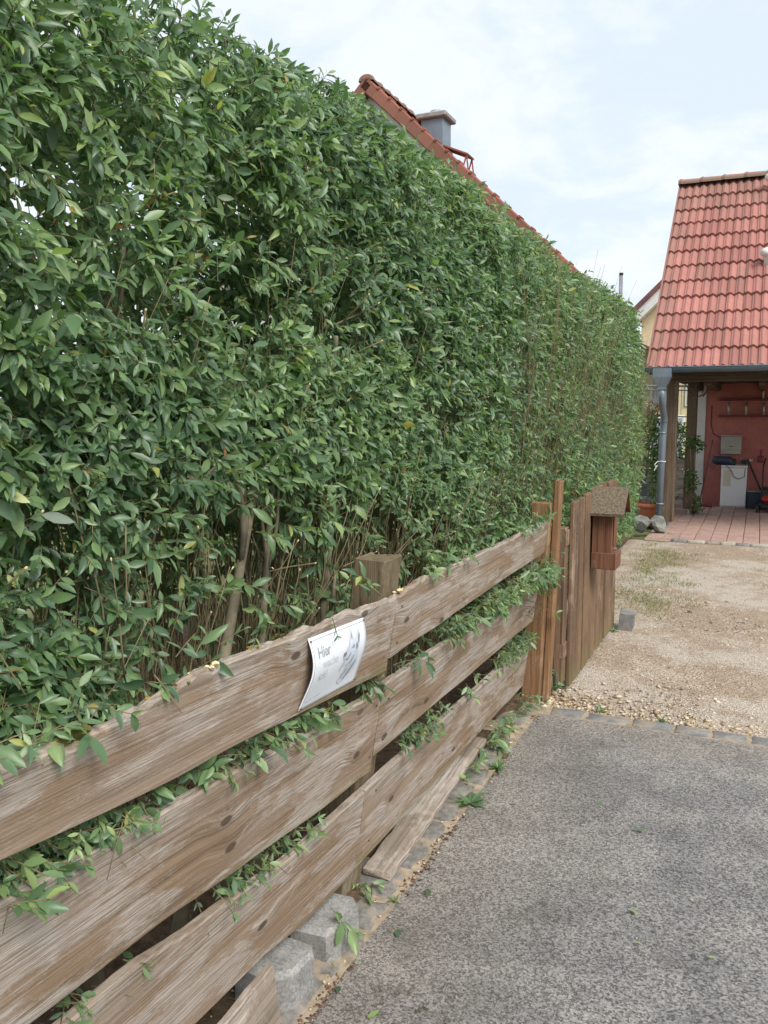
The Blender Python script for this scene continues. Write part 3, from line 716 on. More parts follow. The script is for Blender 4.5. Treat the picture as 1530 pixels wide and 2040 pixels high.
def blocky(name, prof, h, material, loc, rz, label, cat, cham=.014, group=None, tilt=(0, 0)):
    """cast or cut stone: outline extruded with a chamfered top"""
    n = len(prof); cx = sum(p[0] for p in prof) / n; cy = sum(p[1] for p in prof) / n
    ins = [(cx + (x_ - cx) * (1 - cham / .075), cy + (y_ - cy) * (1 - cham / .075)) for x_, y_ in prof]
    b = MB(); b.v = [(x_, y_, 0) for x_, y_ in prof] + [(x_, y_, h - cham) for x_, y_ in prof] + [(x_, y_, h) for x_, y_ in ins]
    for i in range(n):
        j = (i + 1) % n; b.f += [(i, j, n + j, n + i), (n + i, n + j, 2 * n + j, 2 * n + i)]
    b.f += [tuple(range(n))[::-1], tuple(2 * n + i for i in range(n))]
    o = b.build(name, material, None, jitter=.0014); o.location = loc; o.rotation_euler = (tilt[0], tilt[1], rz)
    return tag(o, label, cat, group)
blocky('stop_stone', [(-.055, -.07), (.05, -.08), (.06, .07), (-.05, .075)], .155, KERB, (-.862, 6.36, -.02), .1, 'grey cut stone block propping the far end of the open gate', 'stone', .010, tilt=(.04, .08))
# two interlocking pavers under the bottom board
bone = [(-.075, -.10), (.04, -.10), (.072, -.068), (.072, -.03), (.048, 0), (.048, .04), (.072, .07), (.04, .105), (-.075, .105)]
blocky('concrete_paver', [(-.09, -.085), (.035, -.088), (.075, -.04), (.078, .055), (.05, .09), (-.09, .09)], .128, CONC, (-1.142, 1.825, -.008), -.05, 'near grey concrete paver with cut corners under the bottom fence board', 'paver')
blocky('concrete_paver', bone, .118, CONC, (-1.128, 2.085, -.012), .06, 'notched grey concrete paver behind the nearer one, under the fence', 'paver', tilt=(.03, -.02))
# loose planks
def plank(name, l, w, t, loc, rot, label, seed):
    rr = np.random.default_rng(seed); n = 30; xs = np.linspace(0, l, n); b = MB()
    for i, x_ in enumerate(xs):
        e = rr.normal(0, .0015, 4); ex_ = rr.normal(0, .004, 8) if i in (0, n - 1) else np.zeros(8)
        P = [(0, .004), (.004, 0), (w - .004, 0), (w, .004), (w, t - .004), (w - .004, t), (.004, t), (0, t - .004)]
        for q, (a, c) in enumerate(P): b.v.append((x_ + ex_[q], a + e[0] * (1 if a > w / 2 else -1), c + .004 * math.sin(x_ * 3 + seed)))
    for i in range(n - 1):
        for k in range(8): b.f.append((i * 8 + k, i * 8 + (k + 1) % 8, (i + 1) * 8 + (k + 1) % 8, (i + 1) * 8 + k))
    b.f += [tuple(range(8))[::-1], tuple((n - 1) * 8 + k for k in range(8))]
    o = b.build(name, W_PLANK); o.location = loc; o.rotation_euler = rot; return tag(o, label, 'plank')
plank('loose_plank', 1.24, .105, .026, (-1.085, 2.455, .012), (R(4), R(-.6), R(92.2)), 'silvery loose plank lying along the foot of the fence', 4)
plank('leaning_plank', 1.5, .20, .024, (-1.052, 1.70, -.005), (R(98), R(1.5), R(-88.5)), 'silvery plank on edge leaning against the fence in the near corner', 6)

# ------------------------------------------------------------------ hedge
hedge = empty('privet_hedge', (-1.5, 3, 0), 'tall clipped green privet hedge behind the board fence', 'hedge')
HO = np.array([-1.5, 3, 0.])
YEND = 10.7
def htop(y_): return np.interp(y_, [0, 1.9, 2.7, 4.8, 11], [2.56, 2.66, 2.83, 2.80, 2.82]) + .07 * (vnoise(y_ * 1.6 + 4, y_ * 0 + 2, 21) - .5) * 2
def hface(y_, z_):
    """x of the clipped face: bulges out at mid height, rounds off at the top and at the far end"""
    t = htop(y_)
    x_ = -1.30 + .06 * (vnoise(y_ * 1.3 + 3, z_ * 1.3 + 5, 22) - .5) + .04 * (vnoise(y_ * 4 + 3, z_ * 4, 23) - .5)
    x_ = x_ - .22 * np.clip((z_ - (t - .36)) / .36, 0, 1) ** 2.2
    x_ = x_ - .12 * np.clip((.9 - z_) / .9, 0, 1)
    x_ = x_ - .55 * np.clip((y_ - (YEND - .55)) / .55, 0, 1) ** 2.2 - .25 * np.clip((y_ - 9.3) / 1.4, 0, 1) * np.clip((z_ - 2.2) / .6, 0, 1)
    return x_ + .02 * np.clip(y_ - 4.5, 0, 2)
def sample(n, y0, y1, z0, depth_mean, dmax, d0=0.0):
    y_ = RNG.uniform(y0, y1, n); z_ = z0 + RNG.random(n) * (htop(y_) - z0)
    d = d0 + np.minimum(RNG.exponential(depth_mean, n), dmax)
    return y_, z_, d
allP, allD, allN, allL, twB, twA, twL = [], [], [], [], [], [], []
def grow(y_, z_, d, leafL, ax=(.5, 0, .22), axs=(.3, .5, .55), pr=(3, 6), ls=(.06, .13), droop=.6, xb=None, out=(1, -.35, .38)):
    n = len(y_)
    x_ = hface(y_, z_) - d if xb is None else xb
    B = np.stack([x_, y_, z_], 1)
    A = np.array(ax)[None] + RNG.normal(0, 1, (n, 3)) * np.array(axs)[None]
    L0 = RNG.uniform(*ls, n)
    P, D, N_, L_, ids = sprigs(B - nrm(A) * (L0 * .45)[:, None], A, L0, RNG.integers(pr[0], pr[1] + 1, n), leafL, droop, out)
    allP.append(P); allD.append(D); allN.append(N_); allL.append(L_)
    twB.append(B - nrm(A) * (L0 * .45)[:, None]); twA.append(nrm(A)); twL.append(L0)
# bare zone low down in the near part where stems show
def bare(y_, z_):
    lim = 1.50 + .18 * (vnoise(y_ * 1.7 + 1, y_ * 0 + 7, 31) - .5) * 2
    near = np.clip((4.9 - y_) / 1.6, 0, 1) * np.clip((y_ - 1.25) / .3, 0, 1)
    b_ = np.clip((lim - z_) / .22, 0, 1) * near
    return b_
def thin(y_, z_, keep_low, seed=41, lo=.25):
    hole = vnoise(y_ * 3.1 + 2, z_ * 3.1 + 3, seed) * .6 + vnoise(y_ * 7.1 + 2, z_ * 7.1 + 3, seed + 1) * .4
    p = np.clip((hole - lo) / .25, .10, 1)
    return RNG.random(len(y_)) < p * (1 - (1 - keep_low) * bare(y_, z_))
def batch(n, y0, y1, z0, dm, dx_, leaf, keep_low, **kw):
    y_, z_, d = sample(n, y0, y1, z0, dm, dx_, kw.pop('d0', 0.0)); k = thin(y_, z_, keep_low, lo=kw.pop('lo', .25)); y_, z_, d = y_[k], z_[k], d[k]
    grow(y_, z_, d, leaf * RNG.uniform(.8, 1.2, len(y_)), **kw)
batch(12500, .2, 4.6, .55, .10, .36, .0385, .11)
batch(2600, .2, 4.6, .9, .02, .05, .042, .08)
batch(8200, 4.6, YEND, .25, .08, .30, .043, 1.0, axs=(.3, .45, .5), pr=(3, 6), ls=(.08, .16))
batch(700, -1.2, .2, .4, .10, .3, .06, 1.0)
batch(3600, -.6, YEND, .5, .10, .3, .056, .30, d0=.30, lo=.1)
batch(2200, -.6, YEND, .6, .10, .3, .07, .40, d0=.62, lo=.0)
batch(4200, -.9, 6.5, 1.0, .14, .5, .085, 1.0, d0=.7, lo=-.4)
# top of the hedge and its far end
n = 2600; y_ = RNG.uniform(-.4, YEND - .2, n); x_ = RNG.uniform(-2.5, -1.5, n)
grow(y_, htop(y_) + .01 - RNG.exponential(.06, n) - .1 * np.clip((x_ + 1.75) / .3, 0, 1), 0, .055 * RNG.uniform(.8, 1.2, n), ax=(.15, 0, .8), axs=(.45, .45, .3), xb=x_, out=(.5, -.2, 1))
n = 900; z_ = RNG.uniform(.15, 2.65, n); x_ = RNG.uniform(-2.4, -1.55, n)
grow(YEND + RNG.normal(0, .06, n) - .3 * np.clip((z_ - 2.0) / .8, 0, 1) ** 2, z_, 0, .05 * RNG.uniform(.8, 1.2, n), ax=(.3, .7, .2), xb=x_, out=(.5, .4, .6))
# sprigs that push out between and below the boards, and lie over the top edge
def gap(n, y0, y1, za, zb, xo, leaf=.03, ax=(.8, 0, .05), sd=.018):
    y_ = RNG.uniform(y0, y1, n); k = vnoise(y_ * 4.3 + za * 9, y_ * 0 + za * 5, 51) > RNG.uniform(.15, .62, n); y_ = y_[k]
    z_ = np.interp(y_, [y0, y1], [za, zb]) + RNG.normal(0, sd, len(y_)); x_ = FA + FB * z_ + xo + RNG.normal(0, .018, len(y_))
    grow(y_, z_, 0, leaf * RNG.uniform(.6, 1.3, len(y_)), ax=ax, axs=(.35, .65, .35), pr=(2, 4), ls=(.05, .12), xb=x_, out=(.8, -.3, .8))
gap(190, .3, 2.3, .90, .775, -.045); gap(170, .3, 2.3, .56, .44, -.045); gap(14, .3, 2.3, .905, .785, .0, .036); gap(10, .3, 2.3, .565, .45, .0, .034)
gap(300, 2.32, 4.45, .79, .79, -.02, .034); gap(190, 2.3, 4.45, .45, .395, -.035, .032)
gap(150, 3.2, 4.45, .79, .79, .0, .036)
gap(40, .4, 1.25, 1.10, 1.10, -.03, .045, (.6, 0, .5)); gap(14, 1.25, 2.2, 1.09, 1.09, -.06, .04, (.4, 0, .6)); gap(40, 2.4, 4.4, 1.07, 1.06, -.04, .045, (.5, 0, .5))
gap(46, 3.3, 4.4, .06, .05, .03, .04, (.8, 0, .4)); gap(9, 2.2, 2.42, .04, .04, .0, .026, (.7, 0, .5))
gap(40, 4.62, 4.7, .03, .05, .1, .03, (.3, 0, .7), .04)
gap(40, 4.0, 4.46, .72, .74, .06, .045, (.7, .2, -.6), .09)
# the sprig over the plate and the one hanging before the paver
grow(np.array([1.845]), np.array([1.06]), 0, np.array([.028]), ax=(.25, .1, -1.0), axs=(.05, .05, .05), pr=(2, 2), ls=(.05, .055), xb=np.array([-.972]))
grow(np.array([2.03, 2.045]), np.array([.13, .10]), 0, np.array([.05, .045]), ax=(.5, 0, -.3), axs=(.1, .2, .1), pr=(3, 3), ls=(.08, .09), xb=np.array([-1.06, -1.05]))
P = np.concatenate(allP); D = np.concatenate(allD); N_ = np.concatenate(allN); L_ = np.concatenate(allL)
ok = P[:, 2] > .02
inb = (P[:, 0] > FA + FB * P[:, 2] - .06) & (P[:, 1] < 4.45)     # keep leaves out of the boards themselves
bd = np.zeros(len(P), bool)
for (tp, bt) in (([(-1, 1.13), (.8, 1.085), (2.31, 1.04), (4.4, 1.03)], [(-1, 1.02), (.83, .945), (2.3, .815), (2.33, .85), (4.42, .87)]), ([(-1, .95), (.84, .85), (2.3, .735), (4.45, .72)], [(-1, .71), (.93, .60), (2.3, .475), (2.32, .52), (4.45, .475)]), ([(-1, .65), (1, .515), (2.27, .40), (4.46, .34)], [(-1, .31), (1, .255), (2.27, .135), (4.5, .09)])):
    tz = np.interp(P[:, 1], [q[0] for q in tp], [q[1] for q in tp]); bz = np.interp(P[:, 1], [q[0] for q in bt], [q[1] for q in bt])
    bd |= (P[:, 2] < tz) & (P[:, 2] > bz)
bd[-14:] = False
ok &= ~(inb & bd)
P, D, N_, L_ = P[ok], D[ok], N_[ok], L_[ok]
n = len(P)
L_ = np.minimum(L_ * np.exp(RNG.normal(0, .24, n)), .078); W_ = L_ * RNG.uniform(.28, .44, n)
rnd = np.clip(RNG.beta(1.6, 2.0, n) * .85 + .12 * (vnoise(P[:, 1] * 1.4 + 7, P[:, 2] * 1.4, 61) - .5) * 2 + .10 * np.clip(.5 - P[:, 2] + .9, 0, 1), 0, .93)
rnd = np.where(RNG.random(n) < .012, RNG.uniform(.94, 1, n), rnd)
dist = np.linalg.norm(P - np.array([0, 0, 1.6]), axis=1)
front = P[:, 0] - hface(P[:, 1], P[:, 2])
score = np.where((front > -.02) & (P[:, 1] > 1.15) & (P[:, 1] < 3.2) & (P[:, 2] > .3) & (P[:, 2] < 2.5), L_ / dist, 0)
big = np.argsort(-score)[:300]
isb = np.zeros(n, bool); isb[big] = True
far = (P[:, 1] > 5.2) | (front < -.35)
V8 = leaf_verts(P, D, N_, L_, W_, LEAF8[0]) - HO
sel = ~isb & ~far
tag(inst('foliage', V8[sel], LEAF8[1], LEAF, hedge, True, rnd[sel]), kind='stuff')
V6 = leaf_verts(P[far], D[far], N_[far], L_[far], W_[far], LEAF6[0]) - HO
tag(inst('far_foliage', V6, LEAF6[1], LEAF, hedge, True, rnd[far]), kind='stuff')
for i in big:
    c = V8[i].mean(0); o = inst('leaf', (V8[i] - c)[None], LEAF8[1], LEAF, hedge, True, rnd[i:i + 1]); o.location = c
# twigs that carry the sprigs
TB = np.concatenate(twB); TA = np.concatenate(twA); TL = np.concatenate(twL)
kk = (TB[:, 0] < FA + FB * TB[:, 2] + .08)
TB, TA, TL = TB[kk], TA[kk], TL[kk]
tt = np.array([0, .5, 1.0])
pts = TB[:, None] + TA[:, None] * (TL[:, None] * tt)[..., None] + np.array([0, 0, -1]) * (TL[:, None] * tt ** 2 * .15)[..., None]
bdz = np.zeros(len(TB), bool)
tag(tubes3('twigs', pts - HO, np.tile(np.array([.0018, .0014, .0009]), (len(pts), 1)), TWIG, hedge, 3), kind='stuff')
# long bare twigs, upright, near the face and inside; pale ends where the shears cut
def longtwigs(n, y0, y1, z0, z1, d0, d1, r, lean=.10, curve=.06):
    y_ = RNG.uniform(y0, y1, n); zb = RNG.uniform(z0, z0 + .5 * (z1 - z0), n); ln = RNG.uniform(.4, 1.0, n) * (z1 - zb)
    x_ = hface(y_, zb) - RNG.uniform(d0, d1, n)
    x_ = np.minimum(x_, FA + FB * zb - .05)
    k = 5; t = np.linspace(0, 1, k)
    dd = np.stack([np.clip(RNG.normal(.03, lean, n), -1.5 * lean, 1.5 * lean), np.clip(RNG.normal(0, lean * 1.3, n), -1.8 * lean, 1.8 * lean), np.ones(n)], 1)
    bend = RNG.normal(0, curve, (n, 3)) * np.array([.5, 1, 0])
    pts = np.stack([x_, y_, zb], 1)[:, None] + dd[:, None] * (ln[:, None] * t)[..., None] + bend[:, None] * (np.sin(t * 3.14))[None, :, None] * ln[:, None, None] + RNG.normal(0, .006, (n, k, 3))
    rr_ = RNG.uniform(.6, 1.4, n)[:, None] * r * (1 - .55 * t)[None]
    return pts, rr_
LT = [longtwigs(560, .6, 4.8, .02, 1.55, .05, .36, .0036), longtwigs(330, .6, 4.8, .5, 1.42, .03, .25, .0026, .35, .1), longtwigs(300, .6, 4.6, .02, 1.5, .3, .7, .006), longtwigs(420, 4.6, YEND, .4, 2.6, -.005, .10, .0017, .16), longtwigs(140, .4, 5, 1.2, 2.2, .09, .24, .0022, .2)]
for q in LT: tag(tubes3('twigs', q[0] - HO, q[1], TWIG, hedge, 4), kind='stuff')
cutp = np.concatenate([LT[1][0][::2, -1], LT[0][0][::5, -1]]); cutd = np.concatenate([LT[1][0][::2, -1] - LT[1][0][::2, -2], LT[0][0][::5, -1] - LT[0][0][::5, -2]])
cp = np.stack([cutp - nrm(cutd) * .002, cutp + nrm(cutd) * .006], 1)
tag(tubes3('cut_ends', cp - HO, np.full((len(cp), 2), .0018), CUT, hedge, 5), kind='stuff')
# shoots sticking out of the clipped face, ends cut pale
n = 170; y_ = RNG.uniform(.9, 8, n); z_ = RNG.uniform(.9, 2.35, n)
x_ = hface(y_, z_) - .10
dd = nrm(np.stack([RNG.uniform(.3, .8, n), RNG.normal(0, .7, n), RNG.uniform(-.2, 1.0, n)], 1)); ln = RNG.uniform(.10, .19, n)
pts = np.stack([x_, y_, z_], 1)[:, None] + dd[:, None] * (ln[:, None] * np.array([0, .5, 1]))[..., None] + RNG.normal(0, .004, (n, 3, 3))
tag(tubes3('cut_shoots', pts - HO, np.tile(np.array([.0034, .003, .0024]), (n, 1)), TWIG, hedge, 5), kind='stuff')
cp = np.stack([pts[:, -1] - dd * .001, pts[:, -1] + dd * .004], 1)
tag(tubes3('cut_ends', cp - HO, np.full((n, 2), .0027), CUT, hedge, 5), kind='stuff')
# upright fine shoots along the top line, ragged against the sky
n = 380; y_ = RNG.uniform(.8, YEND - .2, n); x_ = RNG.uniform(-2.0, -1.5, n); zb = htop(y_) - .12
dd = nrm(np.stack([RNG.normal(.1, .25, n), RNG.normal(0, .3, n), np.ones(n)], 1)); ln = RNG.uniform(.08, .19, n)
pts = np.stack([x_, y_, zb], 1)[:, None] + dd[:, None] * (ln[:, None] * np.array([0, .5, 1]))[..., None] + RNG.normal(0, .006, (n, 3, 3))
tag(tubes3('top_shoots', pts - HO, np.tile(np.array([.0024, .002, .0012]), (n, 1)), TWIG, hedge, 4), kind='stuff')
# thick stems
def stem(y_, x_, h, r, ly, lx, forks=2):
    b = MB(); rr = random.Random(int(y_ * 1000)); k = 9; pts = []
    for i in range(k):
        t = i / (k - 1); pts.append((x_ + lx * t + rr.uniform(-.012, .012), y_ + ly * t + rr.uniform(-.015, .015), h * t - .02))
    b.tube([np.array(p) - HO for p in pts], [r * (1.15 - .65 * i / (k - 1)) * rr.uniform(.9, 1.1) for i in range(k)], 8)
    for q in range(forks):
        i = rr.randint(3, 6); p = Vector(pts[i]); d = Vector((rr.uniform(-.1, .25), rr.uniform(-.5, .5), 1)).normalized()
        b.tube([p + d * t * .5 * h * (.4 if t else 0) - Vector(HO) + Vector((0, .02 * math.sin(t * 5), 0)) for t in (0, .25, .5, .75, 1)], [r * .55, r * .5, r * .42, r * .35, r * .25], 6)
    b.build('stem', BARK, hedge, True)
stem(1.62, -1.40, 1.9, .021, .62, .06, 3); stem(1.45, -1.45, 1.8, .016, .1, .02); stem(2.05, -1.42, 1.8, .014, .18, .05); stem(2.5, -1.40, 1.9, .017, .15, .02); stem(1.2, -1.42, 1.8, .015, -.12, .04)
for i in range(26):
    stem(-.3 + i * .42 + random.uniform(-.12, .12), -1.5 - random.uniform(-.08, .35), random.uniform(1.8, 2.4), random.uniform(.010, .02), random.uniform(-.25, .25), random.uniform(-.05, .12))
b = MB()
for (y_, z_, r_) in ((1.80, 1.13, .012), (2.05, 1.28, .01), (2.4, 1.33, .012), (2.9, 1.9, .014), (3.5, 2.0, .016), (3.7, 1.98, .014), (2.2, 1.75, .012), (1.5, 1.25, .012), (2.7, 1.45, .01), (3.0, 1.5, .01)):
    for q in range(5):
        c = Vector((float(hface(np.array([y_]), np.array([z_]))[0]) + random.uniform(-.06, .0) if z_ > 1 else FA + FB * z_ + .0, y_ + random.uniform(-.05, .05), z_ + random.uniform(-.02, .02))) - Vector(HO)
        b.add([tuple(c + Vector(p) * r_ * random.uniform(.15, .38)) for p in OCT], OCTF)
tag(b.build('lichen', LICHEN, hedge), kind='stuff')

# ------------------------------------------------------------------ weeds and fallen leaves
def weed(name, c, n, L, label, up=.35):
    a = RNG.uniform(0, 6.28, n); D = np.stack([np.cos(a), np.sin(a), RNG.uniform(.1, 1.0, n) * up * 2], 1)
    Pz = np.zeros((n, 3)); Pz[:, 2] = .004
    ll = L * RNG.uniform(.6, 1.15, n)
    V = leaf_verts(Pz, D, np.tile(np.array([0, 0, 1.]), (n, 1)) + RNG.normal(0, .15, (n, 3)), ll, ll * .34, LEAF8[0])
    o = inst(name, V, LEAF8[1], LEAF, None, True, RNG.uniform(.2, .7, n)); o.location = c
    return tag(o, label, 'weed')
weed('weed', (-1.02, 3.13, .0), 14, .085, 'broad leafed green weed rooted at the asphalt edge')
weed('weed', (-1.012, 3.5, .0), 16, .055, 'small upright weed at the asphalt edge past the loose plank', .8)
weed('weed', (-1.03, 2.36, .0), 7, .03, 'tiny weed in the gutter joint behind the notched paver', .5)
weed('weed', (-.72, 4.44, -.01), 9, .05, 'small grassy weed in gravel just behind the kerb stones', 1.4)
weed('weed', (-.40, 4.42, -.01), 8, .045, 'little weed sprouting behind the kerb, right of a larger one', 1.4)
weed('weed', (-.93, 6.22, -.01), 8, .06, 'green weed at the foot of the stop stone', .7)
for (x_, y_, L0, rv, label) in ((-.954, 2.465, .05, .15, 'dark green fallen leaf on asphalt close to the end of the loose plank'), (-.945, 2.184, .045, .1, 'dark fallen leaf on asphalt beside the notched paver'), (-.993, 1.885, .035, .0, 'blackish little fallen leaf on asphalt edge beside the near paver'),
        (-.33, 3.168, .045, .3, 'dark green fallen leaf in the middle of the asphalt'), (-.311, 2.63, .035, .85, 'pale green fallen leaf right of centre on the asphalt'), (-.879, 1.835, .04, .8, 'light green fallen leaf at the bottom edge of the asphalt'), (-.524, 3.362, .03, .4, 'small green fallen leaf on the far part of the asphalt'),
        (-.045, 2.484, .028, .85, 'small pale fallen leaf near the right edge of the asphalt'), (-.25, 2.455, .025, .8, 'tiny pale fallen leaf on the right of the asphalt'), (-.847, 3.192, .025, .7, 'tiny light leaf on asphalt beside the broad leafed weed'), (-1.07, 2.0, .035, .75, 'curled green leaf lying on a cobble before the pavers')):
    a = random.uniform(0, 6.28)
    V = leaf_verts(np.zeros((1, 3)), np.array([[math.cos(a), math.sin(a), .12]]), np.array([[.1, .1, 1.]]), np.array([L0]), np.array([L0 * .45]), LEAF8[0])
    o = inst('fallen_leaf', V, LEAF8[1], LEAF, None, True, np.array([rv])); o.location = (x_, y_, .008); tag(o, label, 'leaf', 'leaves fallen on the driveway')

# ------------------------------------------------------------------ porch house
EY, EZ, RY, RZ = 12.05, 2.29, 15.62, 5.555
XL, XR = -1.46, 2.6
house = empty('porch_house', (-1.0, 12.4, 0), 'house with red tiled roof and an open porch on timber posts', 'house')
HP = Vector((-1.0, 12.4, 0))
def hb(name, a, c_, material, cham=.0, parent=None, smooth=False):
    b = MB().box(np.array(a) - np.array(HP), np.array(c_) - np.array(HP), cham); return b.build(name, material, parent or house, smooth)
hb('wall', (-.90, 15.88, -.05), (XR, 16.2, 2.7), REDWALL)
hb('corner_pillar', (-1.05, 15.86, -.05), (-.897, 16.22, 2.7), WHITEWALL)
hb('side_wall', (-1.04, 16.22, -.05), (-.9, 19.0, 2.7), WHITEWALL)
hb('floor_beam', (-1.3, 12.33, 2.07), (XR, 12.48, 2.20), W_DARK, .01)
hb('ceiling', (-1.3, 12.49, 2.16), (XR, 15.87, 2.20), W_DARK)
for i, xx_ in enumerate((-.75, -.05, .65, 1.35)): hb('joist', (xx_, 12.49, 2.03), (xx_ + .09, 15.87, 2.159), W_DARK, .006)
hb('back_beam', (-1.08, 14.12, 2.03), (-.95, 15.87, 2.158), W_DARK, .006)
for (x0, y0, z1) in ((-1.225, 12.34, 2.07), (-1.085, 14.15, 2.15)):
    post('post', x0 - HP.x, x0 - HP.x + .155, y0 - HP.y, y0 - HP.y + .14, .10, z1, 0, W_BEAM, house, .012, .004)
    b = MB().tube([(x0 - HP.x + .077, y0 - HP.y + .07, -.02), (x0 - HP.x + .077, y0 - HP.y + .07, .105)], .022, 10).box((x0 - HP.x + .02, y0 - HP.y + .02, .088), (x0 - HP.x + .135, y0 - HP.y + .12, .099)); b.build('post_foot', STEEL, house)
# roof deck, gable infill and tiles
slope = math.atan2(RZ - EZ, RY - EY); SL = math.hypot(RZ - EZ, RY - EY)
roof = MB()
yb2 = RY + (RY - EY)
roof.prism([(EY - HP.y, EZ - .05), (RY - HP.y, RZ - .05), (yb2 - HP.y, EZ - .05), (yb2 - HP.y, EZ - .13), (RY - HP.y, RZ - .15), (EY - HP.y, EZ - .13)], 0, XL + .03 - HP.x, XR - HP.x)
roof = roof.build('roof', W_DARK, house)
MB().prism([(EY + .4 - HP.y, EZ + .1), (RY - HP.y, RZ - .16), (yb2 - .4 - HP.y, EZ + .1), (yb2 - .4 - HP.y, 2.21), (EY + .4 - HP.y, 2.21)], 0, -1.06 - HP.x, -1.0 - HP.x).build('gable', W_DARK, house)
# tile with two rolls, built along local x (width), y (up the slope), z (normal)
TW = .232; NR = 12; ROW = SL / NR
def tile_mesh():
    xs = np.linspace(0, TW, 17); b = MB(); n = len(xs)
    def prof(x_):
        t = (x_ / TW * 2) % 1.0 if x_ < TW else .999
        return .024 * max(0.0, math.sin(math.pi * min(1, max(0, (t - .08) / .58)))) ** .75 - (.008 if .70 < t < .94 else 0) + (.006 if t > .955 or t < .03 else 0)
    zs = [prof(x_) for x_ in xs]
    for (yy_, dz_) in ((0, .030), (0, .048), (ROW + .06, .006)):
        for x_, z_ in zip(xs, zs):
            b.v.append((x_ + (.004 if x_ == 0 else 0), yy_, z_ + dz_ - (.018 if dz_ == .030 else 0)))
    for r_ in range(2):
        for i in range(n - 1): b.f.append((r_ * n + i, r_ * n + i + 1, (r_ + 1) * n + i + 1, (r_ + 1) * n + i))
    me = bpy.data.meshes.new('tile'); me.from_pydata(b.v, [], b.f); me.materials.append(TILE); me.validate(); return me
tm = tile_mesh()
nc = int((XR - XL) / TW)
for r_ in range(NR):
    for c_ in range(nc):
        s_ = r_ * ROW - .03
        shared('tile', tm, roof, (XL + c_ * TW - HP.x, EY + s_ * math.cos(slope) - HP.y + random.uniform(-.004, .004), EZ + s_ * math.sin(slope) - .045 + random.uniform(-.002, .002)), (slope + random.uniform(-.006, .006), random.uniform(-.006, .006), random.uniform(-.004, .004)))
# verge flank of the first column and ridge tiles
b = MB()
b.prism([(EY - HP.y - .02, EZ - .06), (EY - HP.y - .02, EZ + .02), (RY - HP.y, RZ + .02), (RY - HP.y, RZ - .10)], 0, XL - .012 - HP.x, XL + .012 - HP.x); b.build('verge', TILE, house)
def ridge_mesh():
    b = MB(); n = 12; ln = .36
    for (x_, r_) in ((0, .112), (.05, .13), (.062, .114), (ln, .105)):
        for k in range(n + 1):
            a = math.pi * k / n; b.v.append((x_, r_ * math.cos(a) * 1.15, r_ * math.sin(a) * .9 - .055))
    for i in range(3):
        for k in range(n): b.f.append((i * (n + 1) + k, i * (n + 1) + k + 1, (i + 1) * (n + 1) + k + 1, (i + 1) * (n + 1) + k))
    b.f.append(tuple(range(n + 1)))
    me = bpy.data.meshes.new('ridge_tile'); me.from_pydata(b.v, [], b.f); me.materials.append(TILE); return me
rm = ridge_mesh()
for i in range(12): shared('ridge_tile', rm, roof, (XL - .02 + i * .345 - HP.x, RY - HP.y, RZ + .03))
# small vents cut by the frame's right edge
for (x_, s_) in ((-.02, SL - .42), (-.02, SL * .47)):
    yy_, zz_ = EY + s_ * math.cos(slope) - HP.y, EZ + s_ * math.sin(slope)
    b = MB().tube([(x_ - HP.x, yy_, zz_ - .05), (x_ - HP.x, yy_ - .02, zz_ + .10), (x_ - HP.x - .02, yy_ - .09, zz_ + .16), (x_ - HP.x - .05, yy_ - .17, zz_ + .13)], [.055, .055, .058, .062], 12); b.build('roof_vent', WHITEP, house, True)
# gutter with hopper and downpipe
b = MB(); n = 10; gy_, gz_ = 11.955, 2.245
for (xa) in (XL - .03, XR):
    for rr_ in (.068, .062):
        for k in range(n + 1):
            a = math.pi + math.pi * k / n; b.v.append((xa - HP.x, gy_ - HP.y + rr_ * math.cos(a), gz_ + rr_ * math.sin(a)))
q = n + 1
for k in range(n):
    b.f += [(k, k + 1, 2 * q + k + 1, 2 * q + k), (q + k, 3 * q + k, 3 * q + k + 1, q + k + 1)]
b.f += [(0, 2 * q, 3 * q, q), (n, q + n, 3 * q + n, 2 * q + n), tuple(range(q))]
b.tube([(XL - .03 - HP.x, gy_ - .068 - HP.y, gz_ + .004), (XR - HP.x, gy_ - .068 - HP.y, gz_ + .004)], .009, 8)
gut = b.build('gutter', ZINC, house, True)
b = MB()
cx_, cy_ = -1.245 - HP.x, gy_ - .01 - HP.y
for (a, c_, z_) in [(.12, .078, 2.238), (.12, .078, 2.12), (.053, .053, 1.985), (.053, .053, 1.95)]:
    for (p, q_) in ((-1, -1), (1, -1), (1, 1), (-1, 1)): b.v.append((cx_ + a * p, cy_ + c_ * q_, z_))
for i in range(3):
    for k in range(4): b.f.append((i * 4 + k, i * 4 + (k + 1) % 4, (i + 1) * 4 + (k + 1) % 4, (i + 1) * 4 + k))
b.build('hopper', ZINC, house)
pp = [(cx_, cy_, 1.99), (cx_, cy_, 1.86), (cx_ + .002, cy_ + .03, 1.78), (cx_ + .012, cy_ + .25, 1.60), (cx_ + .014, cy_ + .30, 1.52), (cx_ + .005, cy_ + .30, 1.3), (cx_ - .012, cy_ + .30, .03)]
b = MB().tube(pp, .047, 16)
for z_ in (1.36, .36): b.tube([(cx_ + .0, cy_ + .30, z_ - .012), (cx_ + .0, cy_ + .30, z_ + .012)], .054, 16)
for z_ in (1.50, 1.955): b.tube([(cx_ + (.012 if z_ < 1.8 else 0), cy_ + (.30 if z_ < 1.8 else 0), z_), (cx_ + (.012 if z_ < 1.8 else 0), cy_ + (.30 if z_ < 1.8 else 0), z_ + .05)], .051, 16)
b.build('downpipe', ZINC, house, True)
